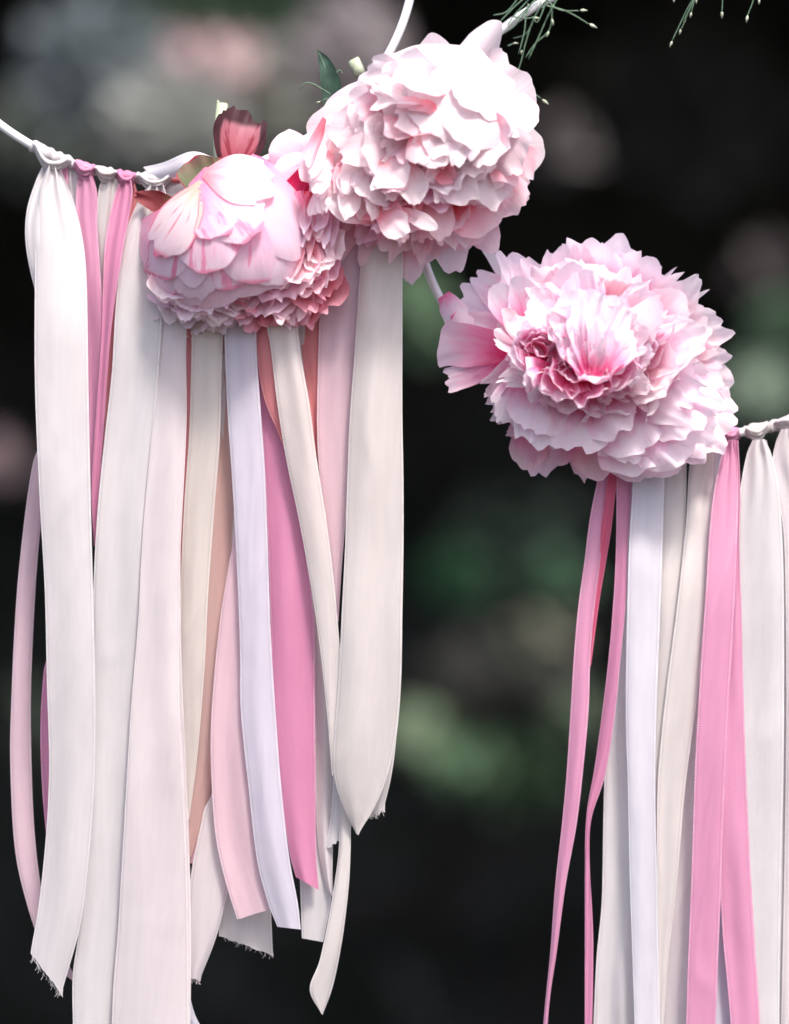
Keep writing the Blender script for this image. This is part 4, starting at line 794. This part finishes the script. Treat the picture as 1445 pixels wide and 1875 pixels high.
    # petals bridging to the top peony
    petal(fl, (600, 300), (492, 268), 84, -.6, .8, 'pB', nx(), ruf=.03, notch=.04, arch=.08, cup=-.15, name='petal')
    petal(fl, (600, 290), (505, 318), 60, .0, 1.2, 'pB', nx(), ruf=.03, notch=.04, arch=.06, cup=-.2)
    petal(fl, (590, 300), (530, 350), 60, .3, 1.0, 'pR', nx(), ruf=.03, notch=.04, arch=.06, cup=.1)
    petal(fl, (560, 310), (542, 392), 84, 1.4, 1.4, 'pD', nx(), ruf=.04, arch=-.1, cup=.2, label='petal coloured crimson for the shade in the gap between bud and top peony')  # crimson colour carries the shade of the gap
    petal(fl, (575, 330), (575, 455), 70, 1.6, 2.0, 'pD', nx(), ruf=.07, arch=-.05)  # shade lower in the gap, again put in as crimson
    for k in range(12):
        x = g.uniform(540, 620); petal(fl, (x+g.uniform(-8, 8), 350), (x, g.uniform(420, 480)), g.uniform(22, 42), 1.8, g.uniform(2.2, 3.2), g.choice(['pP', 'pB', 'pW']), nx(), cup=.3, ruf=.1, roll=g.uniform(-60, 60), point=.3)
    # sepals, bract, cut stem
    petal(fl, (380, 352), (350, 290), 72, 2.4, 1.9, 'sep', nx(), ruf=.09, notch=.04, cup=.12, arch=.05, basew=.6, name='sepal', label='green sepal with a crimson rim')
    petal(fl, (375, 345), (412, 292), 56, 2.0, 1.2, 'sep', nx(), ruf=.05, notch=.03, basew=.6, name='sepal')
    petal(fl, (318, 378), (243, 356), 42, 1.4, 1.2, 'redsep', nx(), ruf=.10, notch=.2, point=.8, basew=.7, name='sepal', label='small red leafy sepal pointing left')
    petal(fl, (430, 312), (450, 200), 98, .4, -.2, 'bract', nx(), ruf=.12, notch=.20, basew=.5, wmax=.55, endw=.75, arch=.08, freq=2.6, cup=.2, name='bract', label='upright red bract with dark ragged rim')
    petal(fl, (425, 295), (412, 200), 40, .2, -.3, 'bract', nx(), ruf=.06, notch=.1, basew=.6, name='bract')
    V, F = tube([P(406, 330, -.004), P(402, 260, -.006), P(407, 190, -.008)], [.003, .0031, .0026], 12); mesh('stem', V, F, M['stem'], fl)
    V, F = tube([P(398, 191, -.008), P(400, 184, -.0075)], .0006, 6); mesh('stem_fibre', V, F, M['stem'], fl)
    V, F = tube([P(365, 350, .006), P(370, 338, .010), P(378, 322, .008)], [.002, .006, .003], 12); mesh('receptacle', V, F, M['recept'], fl)
    return fl
bud_peony()

# ------------------------------------------------------------------ leaf and grass sprigs
lf = empty('leaf', P(610, 175, -.01), 'pointed dark green leaf standing above the left side of the top peony', 'leaf')
strip('blade', [(581,91),(583,110),(586,135),(588,160),(594,195)], [(582,91),(600,104),(614,125),(624,152),(628,190)], [-1.0, -.9, -1.0], M['leaf'], lf, seed=4, cup=-.2, n=24)
V, F = tube([P(612, 190, -.0115), P(602, 140, -.0115), P(584, 96, -.0095)], [.0004, .0003, .0001], 6); mesh('midrib', V, F, M['grass'], lf)

def stalk(pts, d, r0=.0004, r1=.00025):
    p = smooth_poly([(x, y) for x, y in pts], 14); n = len(p)
    return tube([P(x, y, d) for x, y in p], np.linspace(r0, r1, n), 6)
def seedv(x, y, dx, dy, d, s=1.0):
    t = nrm(np.array([dx, dy])); q = [P(x+t[0]*k*s, y+t[1]*k*s, d) for k in (-6, -3, 0, 3, 8)]
    return tube(q, [.00015*s, .00055*s, .0007*s, .0005*s, .0001*s], 7)
def sprig(name, stalks, seeds, label, d, r0=.0004):
    t = empty(name, P(*stalks[0][0], d), label, 'grass', None)
    for s in stalks:
        V, F = stalk(s, d+random.Random(len(s)*int(abs(s[0][0]))).uniform(-.004, .004), r0); mesh('stalk', V, F, M['grass'], t)
    for s in seeds:
        V, F = seedv(*s[:4], d, s[4] if len(s) > 4 else 1); mesh('seed', V, F, M['seed'], t)
    return t
sprig('grass_sprig', [[(1030,-30),(985,20),(965,70),(955,110),(945,140)], [(985,-20),(1020,16),(1060,20)], [(1000,10),(1040,22),(1080,45)], [(1030,-20),(1003,30),(990,60),(968,108)], [(1010,-10),(1008,50),(980,80),(962,106)],
   [(1020,-20),(970,10),(960,60),(950,98)], [(990,-10),(960,20),(930,50)], [(980,-20),(945,10),(915,40)], [(960,-20),(930,20),(903,28)], [(1010,-20),(990,10),(965,60),(940,70)], [(1005,-10),(985,40),(975,30)], [(940,30),(960,34),(978,32)], [(930,84),(940,80),(944,79)],
   [(950,165),(975,170),(990,180)], [(1000,-20),(975,5),(945,45),(925,60)], [(985,-20),(960,8),(940,30),(930,45)]],
   [(1068,19,1,0), (1085,47,1,.5,1.2), (1012,40,.2,1,.9), (1003,62,-.4,1,.9), (982,33,1,0,.9), (998,186,.8,.6,1.1), (944,79,1,0,.7), (955,95,-.3,1,.6), (968,10,.5,1,.6), (990,5,.5,-1,.6)],
   'tuft of fine green seed grass at the top right of the top peony', -.012)
sprig('grass_sprig', [[(1290,-30),(1262,10),(1245,45),(1230,76)], [(1285,-30),(1268,5),(1252,38)], [(1280,-20),(1262,20),(1247,55)], [(1278,-20),(1272,0),(1265,25)], [(1322,-30),(1323,0),(1322,22)], [(1388,-30),(1378,5),(1368,30)], [(1390,-30),(1390,-5)]],
   [(1229,80,-.4,1,.9), (1254,37,-.2,1,.9), (1246,57,-.3,1,.9), (1265,27,-.2,1,.8), (1322,26,0,1,1.0), (1368,34,-.2,1,1.0), (1390,2,0,1,.8), (1234,0,0,1,.7), (1275,2,0,1,.7)],
   'sparse hanging grass seed heads dipping in from the top right edge', -.004, .00022)
sprig('grass_sprig', [[(605,172),(590,163),(572,153),(558,152),(554,158),(549,163)], [(600,180),(590,184),(584,186)], [(616,134),(622,128),(628,135)]], [(583,187,-1,.2,.6)],
   'single curly pale tendril crossing the dark pointed leaf', .004, .0003)
